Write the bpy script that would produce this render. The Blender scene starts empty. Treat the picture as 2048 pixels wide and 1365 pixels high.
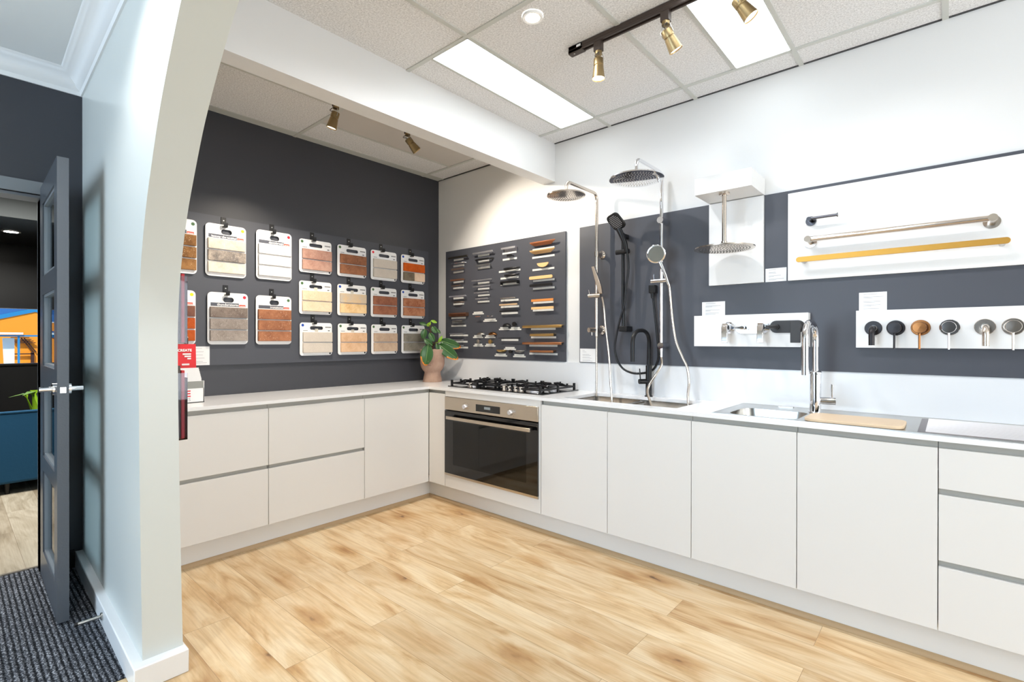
import bpy, bmesh, math, random
from mathutils import Vector, Matrix
R = math.radians
random.seed(7)
S = bpy.context.scene
COL = S.collection

# ---------------------------------------------------------------- camera
cam_d = bpy.data.cameras.new('camera')
cam = bpy.data.objects.new('camera', cam_d); COL.objects.link(cam)
cam_d.sensor_width = 36.0
cam_d.lens = 997.12 / 2048 * 36.0
cam_d.clip_start = 0.02
yaw, pit, rol = R(41.321), R(-0.128), R(0.054)
fw = Vector((-math.sin(yaw)*math.cos(pit), math.cos(yaw)*math.cos(pit), math.sin(pit)))
r0 = Vector((math.cos(yaw), math.sin(yaw), 0)); u0 = r0.cross(fw)
rt = r0*math.cos(rol) + u0*math.sin(rol); up = -r0*math.sin(rol) + u0*math.cos(rol)
cam.matrix_world = Matrix(((rt.x, up.x, -fw.x, 3.6744), (rt.y, up.y, -fw.y, -3.1163), (rt.z, up.z, -fw.z, 1.2729), (0, 0, 0, 1)))
S.camera = cam

# ---------------------------------------------------------------- world, sun, large lights, exposure
S.view_settings.view_transform = 'Standard'
S.view_settings.look = 'None'
S.view_settings.gamma = 1.0
S.view_settings.use_curve_mapping = False
S.view_settings.exposure = 0.34
w = bpy.data.worlds.new('sky'); S.world = w; w.use_nodes = True
w.node_tree.nodes['Background'].inputs[0].default_value = (0.55, 0.72, 1.0, 1)
w.node_tree.nodes['Background'].inputs[1].default_value = 1.0

def lamp(name, kind, loc, energy, color, aim=None, **kw):
    d = bpy.data.lights.new(name, kind); d.energy = energy; d.color = color
    for k, v in kw.items(): setattr(d, k, v)
    o = bpy.data.objects.new(name, d); COL.objects.link(o); o.location = loc
    if aim is not None:
        o.rotation_euler = (Vector(aim) - Vector(loc)).to_track_quat('-Z', 'Y').to_euler()
    return o
lamp('sun', 'SUN', (0, 0, 12), 5.0, (1.0, .93, .82), aim=(-9.0, 4.0, 0.0), angle=R(1.0))
# unseen lamps added as daylight fill: behind the camera (hall end) and the right end of the kitchen
lamp('daylight_fill_back', 'AREA', (1.75, -6.35, 1.5), 94, (.64, .83, 1.0), aim=(2.2, 0, .9), shape='RECTANGLE', size=2.4, size_y=2.2)
lamp('daylight_fill_side', 'AREA', (6.38, -1.5, 1.45), 52, (.87, .94, 1.0), aim=(0, -1.2, 2.2), shape='RECTANGLE', size=2.2, size_y=1.9)

# ---------------------------------------------------------------- materials
def lin(c):
    return tuple((x/255/12.92 if x/255 <= .04045 else ((x/255+.055)/1.055)**2.4) for x in c) + (1,)
MATS = {}
def mat(name, rgb, rough=.5, metal=0, spec=.5, coat=0, emis=None, estr=0, alpha=None, trans=0, ior=1.45, bump=None):
    m = bpy.data.materials.new(name); m.use_nodes = True
    nt = m.node_tree; b = nt.nodes['Principled BSDF']
    b.inputs['Base Color'].default_value = lin(rgb)
    b.inputs['Roughness'].default_value = rough
    b.inputs['Metallic'].default_value = metal
    b.inputs['Specular IOR Level'].default_value = spec
    b.inputs['Coat Weight'].default_value = coat
    b.inputs['Transmission Weight'].default_value = trans
    b.inputs['IOR'].default_value = ior
    if emis: b.inputs['Emission Color'].default_value = lin(emis); b.inputs['Emission Strength'].default_value = estr
    if bump:
        sc, st = bump
        n = nt.nodes.new('ShaderNodeTexNoise'); n.inputs['Scale'].default_value = sc; n.inputs['Detail'].default_value = 4
        tc = nt.nodes.new('ShaderNodeTexCoord'); nt.links.new(tc.outputs['Object'], n.inputs['Vector'])
        bp = nt.nodes.new('ShaderNodeBump'); bp.inputs['Strength'].default_value = st; bp.inputs['Distance'].default_value = .002
        nt.links.new(n.outputs['Fac'], bp.inputs['Height']); nt.links.new(bp.outputs['Normal'], b.inputs['Normal'])
    MATS[name] = m
    return m
def nodes(m): return m.node_tree, m.node_tree.nodes['Principled BSDF']
def ramp(nt, stops):
    r = nt.nodes.new('ShaderNodeValToRGB')
    while len(r.color_ramp.elements) < len(stops): r.color_ramp.elements.new(.5)
    for e, (p, c) in zip(r.color_ramp.elements, stops): e.position = p; e.color = lin(c)
    return r
def objcoord(nt, scale=(1, 1, 1), rot=(0, 0, 0)):
    tc = nt.nodes.new('ShaderNodeTexCoord'); mp = nt.nodes.new('ShaderNodeMapping')
    mp.inputs['Scale'].default_value = scale; mp.inputs['Rotation'].default_value = rot
    nt.links.new(tc.outputs['Object'], mp.inputs['Vector']); return mp
def mix(nt, fac, a, b, mode='MIX'):
    n = nt.nodes.new('ShaderNodeMix'); n.data_type = 'RGBA'; n.blend_type = mode
    for sock, v in ((n.inputs[0], fac), (n.inputs[6], a), (n.inputs[7], b)):
        if isinstance(v, (int, float)): sock.default_value = v
        elif isinstance(v, tuple): sock.default_value = v
        else: nt.links.new(v, sock)
    return n.outputs[2]
def tex(nt, kind, vec, **kw):
    n = nt.nodes.new(kind); nt.links.new(vec.outputs[0], n.inputs['Vector'])
    for k, v in kw.items():
        k2 = k.replace('_', ' ')
        if k2 in n.inputs: n.inputs[k2].default_value = v
        else: setattr(n, k, v)
    return n

M = MATS
mat('wall_white', (224, 224, 224), .55, bump=(300, .05))
mat('wall_dark', (62, 63, 69), .38, spec=.5)
mat('partition_paint', (212, 215, 211), .32, spec=.45)
mat('trim_white', (240, 240, 240), .3)
mat('hall_ceiling', (236, 238, 238), .7)
mat('cabinet', (226, 225, 224), .42, spec=.4)
mat('cabinet_inside', (150, 146, 140), .6)
mat('channel', (176, 174, 168), .5)
mat('kick', (226, 226, 226), .35)
mat('counter', (242, 243, 246), .16, spec=.5)
mat('splash', (226, 228, 231), .12, spec=.5)
mat('board_dark', (74, 76, 84), .42, spec=.45)
mat('board_white', (232, 232, 232), .4)
mat('board_edge', (205, 205, 205), .5)
mat('card', (236, 236, 237), .35)
mat('black', (22, 22, 24), .38)
mat('matte_black', (26, 26, 28), .3, spec=.4)
mat('black_gloss', (8, 8, 9), .05, coat=.5)
mat('chrome', (232, 232, 235), .06, 1)
mat('nickel', (214, 203, 192), .2, 1)
mat('steel', (190, 188, 184), .28, 1)
mat('oven_steel', (198, 186, 170), .3, 1)
mat('drainer_steel', (136, 126, 126), .35, 1)
mat('sink_steel', (178, 172, 164), .26, 1)
mat('silver', (226, 226, 232), .42, 1)
mat('brass', (206, 172, 110), .28, 1)
mat('spot_brass', (164, 142, 104), .38, 1)
mat('gold', (196, 148, 72), .42, 1)
mat('copper', (196, 140, 100), .3, 1)
mat('copper_brown', (150, 112, 90), .35, .8)
mat('copper_brushed', (160, 108, 66), .3, 1)
mat('bronze', (150, 108, 70), .25, 1)
mat('bronze_brown', (124, 108, 98), .35, .8)
mat('bronze_dark', (78, 74, 68), .35, .8)
mat('tan', (196, 164, 128), .5)
mat('wood_light', (232, 188, 130), .5)
mat('wood_trim', (186, 158, 122), .5)
mat('wood_board', (222, 196, 164), .45)
mat('ext_roof', (24, 84, 150), .5)
mat('wood_orange', (214, 138, 70), .5)
mat('wood_red', (186, 116, 76), .5)
mat('track_brown', (66, 54, 48), .4)
mat('spray_grey', (108, 110, 104), .5)
mat('dark_grey', (58, 58, 60), .5)
mat('red', (214, 20, 30), .4)
mat('orange_red', (232, 70, 40), .4)
mat('title_grey', (84, 86, 96), .4)
mat('sticker_green', (70, 106, 66), .5)
mat('sticker_yellow', (240, 224, 20), .5)
mat('sticker_red', (222, 30, 52), .5)
mat('sticker_blue', (26, 72, 168), .5)
mat('ink', (60, 60, 64), .6)
mat('ink_pale', (150, 150, 156), .6)
mat('brochure_brown', (70, 50, 42), .4)
mat('brochure_grey', (140, 142, 138), .4)
mat('tape', (205, 200, 188), .4)
mat('door_paint', (78, 82, 88), .3, bump=(90, .3))
mat('door_edge', (92, 96, 102), .38, bump=(140, .4))
mat('frame_paint', (128, 132, 136), .35)
mat('sofa', (14, 74, 110), .75, bump=(40, .5))
mat('leaf', (56, 98, 52), .3, spec=.5)
mat('leaf_young', (150, 196, 40), .35)
mat('leaf_tip', (226, 140, 50), .45)
mat('leaf_rib', (150, 180, 120), .4)
mat('stem', (92, 62, 44), .5)
mat('soil', (50, 38, 30), .9)
mat('lamp_face', (255, 248, 232), .5, emis=(255, 240, 214), estr=7)
mat('diffuser', (255, 255, 255), .5, emis=(240, 250, 255), estr=3.4)
mat('downlight_face', (255, 255, 255), .5, emis=(255, 248, 236), estr=40)
mat('fill_glow_back', (235, 240, 245), .5, emis=(216, 232, 255), estr=1.2)
mat('fill_glow_side', (245, 245, 240), .5, emis=(255, 250, 242), estr=1.2)
mat('wall_far', (120, 122, 126), .6)
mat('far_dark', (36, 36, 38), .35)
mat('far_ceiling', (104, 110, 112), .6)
mat('ext_orange', (246, 150, 40), .8, bump=(8, .4))
mat('ext_blue', (40, 130, 190), .5)
mat('ext_path', (214, 214, 218), .8)
mat('ext_white', (235, 242, 246), .5)
mat('ext_shadow', (60, 30, 24), .6)
mat('ext_green', (90, 130, 60), .8)
mat('display_lcd', (120, 126, 128), .3, emis=(150, 160, 165), estr=.25)

# pinholed mineral ceiling tile
def tile_mat(name, rgb):
    m = mat(name, rgb, .85, spec=.2); nt, b = nodes(m)
    v = objcoord(nt); n1 = tex(nt, 'ShaderNodeTexNoise', v, Scale=260, Detail=3.0)
    r1 = ramp(nt, [(.33, tuple(int(c*.6) for c in rgb)), (.38, rgb)])
    nt.links.new(n1.outputs['Fac'], r1.inputs[0])
    n2 = tex(nt, 'ShaderNodeTexNoise', v, Scale=120, Detail=5.0)
    r2 = ramp(nt, [(.35, (225, 225, 225)), (.65, (255, 255, 255))]); nt.links.new(n2.outputs['Fac'], r2.inputs[0])
    nt.links.new(mix(nt, 1.0, r1.outputs[0], r2.outputs[0], 'MULTIPLY'), b.inputs['Base Color'])
tile_mat('tile', (242, 242, 243))
mat('tile_plain', (206, 202, 198), .6)
mat('tee', (200, 202, 198), .5)

# timber planks running along X
def plank_mat(name, base, dark, light, width=.19, length=1.5, knot=True):
    m = mat(name, base, .42, spec=.4); nt, b = nodes(m)
    v = objcoord(nt)
    br = tex(nt, 'ShaderNodeTexBrick', v, Scale=1.0, Mortar_Size=.0009, Mortar_Smooth=.2, Brick_Width=length, Row_Height=width, Bias=0.0)
    br.offset = .37; br.inputs['Color1'].default_value = (0, 0, 0, 1); br.inputs['Color2'].default_value = (1, 1, 1, 1); br.inputs['Mortar'].default_value = (.5, .5, .5, 1)
    # each plank reads its own part of the grain
    off = nt.nodes.new('ShaderNodeVectorMath'); off.operation = 'MULTIPLY_ADD'
    cmb = nt.nodes.new('ShaderNodeCombineXYZ')
    for i in (0, 1, 2): nt.links.new(br.outputs['Color'], cmb.inputs[i])
    nt.links.new(cmb.outputs[0], off.inputs[0]); off.inputs[1].default_value = (7, 11, 13); nt.links.new(v.outputs[0], off.inputs[2])
    st = nt.nodes.new('ShaderNodeMapping'); st.inputs['Scale'].default_value = (1.0, 4.6, 1.0); nt.links.new(off.outputs[0], st.inputs['Vector'])
    g1 = tex(nt, 'ShaderNodeTexNoise', st, Scale=1.7, Detail=7.0, Roughness=.55, Distortion=1.6)
    r1 = ramp(nt, [(.28, dark), (.45, base), (.62, light)]); nt.links.new(g1.outputs['Fac'], r1.inputs[0])
    st2 = nt.nodes.new('ShaderNodeMapping'); st2.inputs['Scale'].default_value = (2.0, 60.0, 1.0); nt.links.new(off.outputs[0], st2.inputs['Vector'])
    g2 = tex(nt, 'ShaderNodeTexNoise', st2, Scale=2.0, Detail=4.0)
    r2 = ramp(nt, [(.3, (222, 214, 204)), (.6, (255, 255, 255))]); nt.links.new(g2.outputs['Fac'], r2.inputs[0])
    c = mix(nt, .5, r1.outputs[0], r2.outputs[0], 'MULTIPLY')
    rp = ramp(nt, [(0, (226, 216, 206)), (1, (255, 252, 248))]); nt.links.new(br.outputs['Color'], rp.inputs[0])
    c = mix(nt, .8, c, rp.outputs[0], 'MULTIPLY')
    if knot:
        st3 = nt.nodes.new('ShaderNodeMapping'); st3.inputs['Scale'].default_value = (1.0, 2.3, 1.0); nt.links.new(off.outputs[0], st3.inputs['Vector'])
        nd = tex(nt, 'ShaderNodeTexNoise', st3, Scale=9.0, Detail=3.0)
        ad = nt.nodes.new('ShaderNodeVectorMath'); ad.operation = 'MULTIPLY_ADD'; nt.links.new(nd.outputs['Color'], ad.inputs[0]); ad.inputs[1].default_value = (.16, .16, 0); nt.links.new(st3.outputs[0], ad.inputs[2])
        vo = tex(nt, 'ShaderNodeTexVoronoi', ad, Scale=1.7)
        rk = ramp(nt, [(.0, (84, 58, 40)), (.03, (120, 86, 58)), (.06, (206, 178, 146)), (.17, (236, 220, 200)), (.3, (255, 255, 255))]); nt.links.new(vo.outputs['Distance'], rk.inputs[0])
        c = mix(nt, .85, c, rk.outputs[0], 'MULTIPLY')
    rm = ramp(nt, [(0, (255, 255, 255)), (1, (150, 120, 90))]); nt.links.new(br.outputs['Fac'], rm.inputs[0])
    c = mix(nt, .7, c, rm.outputs[0], 'MULTIPLY')
    nt.links.new(c, b.inputs['Base Color'])
plank_mat('floor_oak', (226, 198, 156), (196, 156, 110), (240, 220, 186))
plank_mat('floor_grey', (186, 178, 160), (150, 140, 122), (206, 200, 184), knot=False)

# ribbed carpet
m = mat('carpet', (60, 62, 68), .95, spec=.1); nt, b = nodes(m)
v = objcoord(nt)
wv = tex(nt, 'ShaderNodeTexWave', v, Scale=16.0, Distortion=1.2, Detail=2.0, Detail_Scale=4.0); wv.bands_direction = 'Y'
nz = tex(nt, 'ShaderNodeTexNoise', v, Scale=170.0, Detail=2.0)
rr = ramp(nt, [(.3, (34, 35, 40)), (.52, (84, 86, 92)), (.66, (168, 170, 176))]); nt.links.new(nz.outputs['Fac'], rr.inputs[0])
rw = ramp(nt, [(.1, (70, 70, 74)), (.6, (255, 255, 255))]); nt.links.new(wv.outputs['Fac'], rw.inputs[0])
nt.links.new(mix(nt, .9, rr.outputs[0], rw.outputs[0], 'MULTIPLY'), b.inputs['Base Color'])
bmp = nt.nodes.new('ShaderNodeBump'); bmp.inputs['Strength'].default_value = .6; bmp.inputs['Distance'].default_value = .004
nt.links.new(wv.outputs['Fac'], bmp.inputs['Height']); nt.links.new(bmp.outputs[0], b.inputs['Normal'])

# fired clay
def brick_mat(name, a, b_, speck=(60, 50, 45), pale=None, sc=34, amount=.5):
    m = mat(name, a, .85, spec=.2); nt, b = nodes(m); v = objcoord(nt)
    n1 = tex(nt, 'ShaderNodeTexNoise', v, Scale=sc*.4, Detail=6.0, Roughness=.65); r1 = ramp(nt, [(.38, b_), (.6, a)]); nt.links.new(n1.outputs['Fac'], r1.inputs[0])
    c = r1.outputs[0]
    if amount:
        n2 = tex(nt, 'ShaderNodeTexVoronoi', v, Scale=sc*3.6); r2 = ramp(nt, [(.12, (255, 255, 255)), (.2, (0, 0, 0))]); nt.links.new(n2.outputs['Distance'], r2.inputs[0])
        n4 = tex(nt, 'ShaderNodeTexNoise', v, Scale=sc*1.4, Detail=1.0); r4 = ramp(nt, [(.38, (0, 0, 0)), (.48, (255, 255, 255))]); nt.links.new(n4.outputs['Fac'], r4.inputs[0])
        f = mix(nt, 1.0, r2.outputs[0], r4.outputs[0], 'MULTIPLY'); f = mix(nt, amount, (0, 0, 0, 1), f)
        c = mix(nt, f, c, lin(speck))
    if pale:
        v2 = objcoord(nt, rot=(.5, .7, .2)); n3 = tex(nt, 'ShaderNodeTexVoronoi', v2, Scale=sc*3.4); r3 = ramp(nt, [(.13, (255, 255, 255)), (.2, (0, 0, 0))]); nt.links.new(n3.outputs['Distance'], r3.inputs[0])
        n5 = tex(nt, 'ShaderNodeTexNoise', v2, Scale=sc, Detail=1.0); r5 = ramp(nt, [(.5, (0, 0, 0)), (.56, (255, 255, 255))]); nt.links.new(n5.outputs['Fac'], r5.inputs[0])
        f = mix(nt, 1.0, r3.outputs[0], r5.outputs[0], 'MULTIPLY')
        c = mix(nt, f, c, lin(pale))
    nt.links.new(c, b.inputs['Base Color'])
    bm_ = nt.nodes.new('ShaderNodeBump'); bm_.inputs['Strength'].default_value = .5; bm_.inputs['Distance'].default_value = .003
    n6 = tex(nt, 'ShaderNodeTexNoise', v, Scale=sc*4, Detail=3.0); nt.links.new(n6.outputs['Fac'], bm_.inputs['Height']); nt.links.new(bm_.outputs[0], b.inputs['Normal'])
brick_mat('bk_brown', (150, 110, 70), (112, 78, 48), (54, 38, 26), (235, 215, 180))
brick_mat('bk_cream', (222, 210, 196), (196, 184, 170), (110, 100, 90))
brick_mat('bk_charred', (176, 164, 152), (112, 106, 104), (70, 66, 66), (210, 210, 208), amount=.8)
brick_mat('bk_white', (222, 220, 219), (208, 205, 203), (120, 114, 112), amount=.9)
brick_mat('bk_plum', (134, 92, 76), (112, 78, 68), (80, 54, 46))
brick_mat('bk_rust', (186, 92, 44), (166, 74, 36), (110, 50, 30))
brick_mat('bk_stone', (140, 128, 120), (112, 100, 94), (56, 48, 44), (190, 184, 178), amount=1.0)
brick_mat('bk_stone_pale', (160, 150, 143), (138, 128, 122), (56, 50, 48), (205, 200, 195), amount=1.0)
brick_mat('bk_iron', (170, 116, 86), (140, 92, 68), (70, 44, 36), (236, 214, 190), amount=.8)
brick_mat('bk_rose', (188, 150, 134), (166, 124, 110), (110, 60, 50), (222, 186, 168), amount=.5)
brick_mat('bk_rosewood', (160, 108, 78), (128, 84, 62), (90, 58, 44), (200, 160, 130), amount=.3)
brick_mat('bk_linen', (206, 196, 184), (200, 190, 178), (170, 160, 150), amount=.2)
brick_mat('bk_orange', (214, 100, 36), (190, 84, 30), (150, 70, 30), amount=.2)
brick_mat('bk_moss', (130, 118, 100), (108, 92, 76), (70, 62, 54), amount=.5)
brick_mat('bk_blush', (236, 208, 182), (222, 190, 160), (190, 150, 120), amount=.3)
brick_mat('bk_sand', (228, 206, 178), (220, 194, 162), (130, 96, 72), amount=.9)
brick_mat('bk_grey_gold', (196, 186, 172), (216, 186, 146), (130, 110, 90), (226, 190, 140), amount=.5)
brick_mat('bk_gold', (236, 204, 156), (214, 170, 116), (160, 116, 76), amount=.6)
brick_mat('bk_red', (164, 108, 82), (134, 84, 66), (110, 60, 44), (190, 130, 96), amount=.4)
brick_mat('bk_redsmear', (184, 128, 96), (146, 88, 62), (120, 84, 70), (230, 200, 178), amount=.4)
brick_mat('bk_biscuit', (222, 186, 152), (204, 162, 126), (160, 116, 86), amount=.6)
brick_mat('bk_mushroom', (198, 172, 148), (178, 152, 130), (140, 116, 98), amount=.4)
brick_mat('bk_grey', (142, 136, 124), (118, 112, 100), (84, 80, 72), amount=.6)
brick_mat('pot_clay', (186, 156, 138), (170, 138, 122), (150, 118, 104), amount=.3, sc=20)

# thin glass: part mirror, part clear
def glass(name, tint, refl=.12):
    m = bpy.data.materials.new(name); m.use_nodes = True; nt = m.node_tree; nt.nodes.clear()
    o = nt.nodes.new('ShaderNodeOutputMaterial'); t = nt.nodes.new('ShaderNodeBsdfTransparent'); g = nt.nodes.new('ShaderNodeBsdfGlossy')
    x = nt.nodes.new('ShaderNodeMixShader'); l = nt.nodes.new('ShaderNodeFresnel'); l.inputs[0].default_value = 1.3 + refl
    t.inputs[0].default_value = lin(tint); g.inputs['Roughness'].default_value = .02
    nt.links.new(l.outputs[0], x.inputs[0]); nt.links.new(t.outputs[0], x.inputs[1]); nt.links.new(g.outputs[0], x.inputs[2]); nt.links.new(x.outputs[0], o.inputs[0])
    MATS[name] = m
glass('clear_glass', (232, 240, 240)); glass('acrylic', (240, 242, 250)); glass('oven_glass', (120, 118, 112), .25)

# ---------------------------------------------------------------- mesh helpers
class MB:
    def __init__(s): s.v = []; s.f = []; s.sm = []; s.mi = []
    def add(s, vs, fs, smooth=False, mi=0):
        n = len(s.v); s.v += [tuple(v) for v in vs]
        for f in fs: s.f.append(tuple(n+i for i in f)); s.sm.append(smooth); s.mi.append(mi)
        return s
    def box(s, x0, x1, y0, y1, z0, z1, mi=0):
        x0, x1 = sorted((x0, x1)); y0, y1 = sorted((y0, y1)); z0, z1 = sorted((z0, z1))
        vs = [(x, y, z) for z in (z0, z1) for y in (y0, y1) for x in (x0, x1)]
        return s.add(vs, [(0, 2, 3, 1), (4, 5, 7, 6), (0, 1, 5, 4), (2, 6, 7, 3), (0, 4, 6, 2), (1, 3, 7, 5)], False, mi)
    def quad(s, *p, mi=0): return s.add(p, [tuple(range(len(p)))], False, mi)
    def prism(s, pts, d, mi=0, smooth=False):      # closed outline extruded by vector d
        n = len(pts); d = Vector(d); a = [Vector(p) for p in pts]; b = [p+d for p in a]
        s.add(a+b, [tuple(range(n-1, -1, -1)), tuple(range(n, 2*n))], False, mi)
        k = len(s.v) - 2*n
        for i in range(n): s.f.append((k+i, k+(i+1) % n, k+n+(i+1) % n, k+n+i)); s.sm.append(smooth); s.mi.append(mi)
        return s
    def tube(s, path, r, seg=12, cap=True, mi=0):
        P = [Vector(p) for p in path]; n = len(P); rs = r if isinstance(r, (list, tuple)) else [r]*n
        T = []
        for i in range(n):
            a = P[max(0, i-1)]; b = P[min(n-1, i+1)]; T.append((b-a).normalized())
        N = T[0].orthogonal().normalized(); vs = []
        for i in range(n):
            N = (N - T[i]*N.dot(T[i])).normalized(); B = T[i].cross(N)
            for k in range(seg):
                a = 2*math.pi*k/seg; vs.append(P[i] + (N*math.cos(a) + B*math.sin(a))*rs[i])
        fs = [(i*seg+k, i*seg+(k+1) % seg, (i+1)*seg+(k+1) % seg, (i+1)*seg+k) for i in range(n-1) for k in range(seg)]
        s.add(vs, fs, True, mi)
        if cap:
            s.add(vs[:seg][::-1], [tuple(range(seg))], False, mi); s.add(vs[-seg:], [tuple(range(seg))], False, mi)
        return s
    def cyl(s, a, b, r, seg=24, r2=None, mi=0): return s.tube([a, b], [r, r if r2 is None else r2], seg, True, mi)
    def lathe(s, c, axis, prof, seg=32, mi=0):     # prof = [(radius, height along axis)]
        A = Vector(axis).normalized(); N = A.orthogonal().normalized(); B = A.cross(N); c = Vector(c); vs = []
        for r, h in prof:
            for k in range(seg):
                a = 2*math.pi*k/seg; vs.append(c + A*h + (N*math.cos(a)+B*math.sin(a))*max(r, 1e-5))
        n = len(prof)
        return s.add(vs, [(i*seg+k, i*seg+(k+1) % seg, (i+1)*seg+(k+1) % seg, (i+1)*seg+k) for i in range(n-1) for k in range(seg)], True, mi)
    def build(s, name, m, parent=None, bevel=0, loc=None, kind=None):
        if parent is not None: o_ = Vector(parent['_o'])
        elif loc is not None: o_ = Vector(loc)
        else:
            xs, ys, zs = zip(*s.v); o_ = Vector(((min(xs)+max(xs))/2, (min(ys)+max(ys))/2, min(zs)))
        me = bpy.data.meshes.new(name); me.from_pydata([tuple(Vector(v)-o_) for v in s.v], [], s.f)
        ms = m if isinstance(m, (list, tuple)) else [m]
        for k in ms: me.materials.append(MATS[k])
        for p, q, k in zip(me.polygons, s.sm, s.mi): p.use_smooth = q; p.material_index = k
        b = bmesh.new(); b.from_mesh(me); bmesh.ops.remove_doubles(b, verts=b.verts, dist=1e-5); bmesh.ops.recalc_face_normals(b, faces=b.faces); b.to_mesh(me); b.free()
        me.set_sharp_from_angle(angle=R(40))
        o = bpy.data.objects.new(name, me); COL.objects.link(o)
        if parent is not None:
            o.parent = parent
        else: o.location = o_
        o['_o'] = tuple(o_)
        if bevel:
            q = o.modifiers.new('bevel', 'BEVEL'); q.width = bevel; q.segments = 2; q.limit_method = 'ANGLE'
        if kind: o['kind'] = kind
        return o
def tag(o, label, cat, group=None, kind=None):
    o['label'] = label; o['category'] = cat
    if group: o['group'] = group
    if kind: o['kind'] = kind
    return o
def thing(name, label, cat, loc, group=None):
    o = bpy.data.objects.new(name, None); COL.objects.link(o); o.location = loc; o['_o'] = tuple(loc); o.empty_display_size = .05
    return tag(o, label, cat, group)
def struct(name, mb, m, **kw): return mb.build(name, m, kind='structure', **kw)
def bez(pts, n=10):                                # smooth path through points (Catmull-Rom)
    P = [Vector(p) for p in pts]; P = [P[0]*2-P[1]] + P + [P[-1]*2-P[-2]]; out = []
    for i in range(1, len(P)-2):
        for k in range(n):
            t = k/n; a, b, c, d = P[i-1], P[i], P[i+1], P[i+2]
            out.append(.5*((2*b)+(c-a)*t+(2*a-5*b+4*c-d)*t*t+(3*b-a-3*c+d)*t**3))
    return out + [P[-2]]
def fillet(pts, r, n=8):                           # straight runs with rounded corners
    P = [Vector(p) for p in pts]; out = [P[0]]
    for i in range(1, len(P)-1):
        a = (P[i-1]-P[i]).normalized(); b = (P[i+1]-P[i]).normalized()
        s_, e = P[i]+a*r, P[i]+b*r
        for k in range(n+1):
            t = k/n; out.append(s_*(1-t)**2 + P[i]*2*t*(1-t) + e*t*t)
    return out + [P[-1]]
def rrect(y0, y1, z0, z1, r, n=5):
    o = []
    for cy, cz, a0 in ((y1-r, z1-r, 0), (y0+r, z1-r, 90), (y0+r, z0+r, 180), (y1-r, z0+r, 270)):
        for k in range(n+1): a = R(a0+90*k/n); o.append((cy+r*math.cos(a), cz+r*math.sin(a)))
    return o
def words(s, size, origin, ux, uz, m, name='lettering', parent=None, align='LEFT', bold=.0, depth=.0004):
    c = bpy.data.curves.new('t', 'FONT'); c.body = s; c.size = size; c.align_x = align; c.extrude = depth; c.offset = bold; c.resolution_u = 2
    t = bpy.data.objects.new('t', c); COL.objects.link(t); dg = bpy.context.evaluated_depsgraph_get(); me0 = bpy.data.meshes.new_from_object(t.evaluated_get(dg))
    ux, uz = Vector(ux), Vector(uz); un = ux.cross(uz); O = Vector(origin)
    mb = MB(); mb.add([O + ux*v.co.x + uz*v.co.y + un*v.co.z for v in me0.vertices], [tuple(p.vertices) for p in me0.polygons])
    bpy.data.objects.remove(t); bpy.data.curves.remove(c); bpy.data.meshes.remove(me0)
    return mb.build(name, m, parent)

# ================================================================ THE SETTING
CH = 2.79                                                    # ceiling height
DX, DY = .547, -.5635                                        # front planes of the two cabinet runs
MB_ = MB
def hy(x): return -2.604 - .0228*x                           # hall face of the partition
struct('floor', MB().box(0, 6.5, -2.62, .1, -.1, 0).box(1.35, 6.5, -6.5, -2.62, -.1, 0), 'floor_oak')
struct('floor_carpet', MB().box(-.14, 1.35, -6.5, -2.62, -.1, .004), 'carpet')
struct('floor_back_room', MB().box(-4.8, -.14, -6.5, .1, -.1, 0), 'floor_grey')
struct('trim_1', MB().box(-.155, -.135, -6.5, -2.6, -.01, .008), 'oven_steel')
# right-hand white wall and the dark wall to its left
struct('wall_right', MB().box(-.1, 6.6, 0, .12, 0, CH+.1), 'wall_white')
struct('wall_left', MB().box(-.14, 0, -2.6, 0, 0, CH+.1), 'wall_dark')
mb = MB(); mb.box(-.14, 0, -2.775, -2.6, 0, CH+.1); mb.box(-.14, 0, -3.52, -2.775, 2.05, CH+.1); mb.box(-.14, 0, -6.6, -3.52, 0, CH+.1)
struct('wall_hall', mb, 'wall_dark')
# partition with its curved opening
prof = [(1.452, 0), (1.444, .06), (1.425, .3), (1.403, .65), (1.388, .95), (1.379, 1.23), (1.386, 1.38), (1.420, 1.55), (1.492, 1.735), (1.592, 1.90), (1.70, 2.05), (1.85, 2.205), (2.0, 2.33), (2.25, 2.47), (2.6, 2.57), (3.0, 2.61)]
prof = [(v.x, v.z) for v in bez([(a, 0, b) for a, b in prof], 4)]
full = prof + [(6.0-a, b) for a, b in prof[-2::-1]]
mb = MB(); vs = []; K = -2.508
def strip(pa, pb, smooth=False):
    mb.add([pa[0], pa[1], pb[1], pb[0]], [(0, 1, 2, 3)], smooth)
for (xa, za), (xb, zb_) in zip(full[:-1], full[1:]):
    strip(((xa, hy(xa), za), (xa, K, za)), ((xb, hy(xb), zb_), (xb, K, zb_)), True)      # reveal
    if xa < 2.999: q = (-.02, za), (-.02, zb_)
    else: q = (6.5, za), (6.5, zb_)
n = len(full); top = CH+.05
for k in (0, 1):
    f = (lambda x: hy(x)) if k == 0 else (lambda x: K)
    for (xa, za), (xb, zb_) in zip(full[:-1], full[1:]):
        if (xa+xb)/2 < 3.0: e = -.02
        else: e = 6.5
        if abs(zb_-za) > 1e-6: mb.add([(e, f(e), za), (xa, f(xa), za), (xb, f(xb), zb_), (e, f(e), zb_)], [(0, 1, 2, 3)])
    mb.add([(-.02, f(-.02), 2.61), (3.0, f(3.0), 2.61), (3.0, f(3.0), top), (-.02, f(-.02), top)], [(0, 1, 2, 3)])
    mb.add([(6.5, f(6.5), 2.61), (3.0, f(3.0), 2.61), (3.0, f(3.0), top), (6.5, f(6.5), top)], [(0, 1, 2, 3)])
struct('wall_partition', mb, 'partition_paint')
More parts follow.
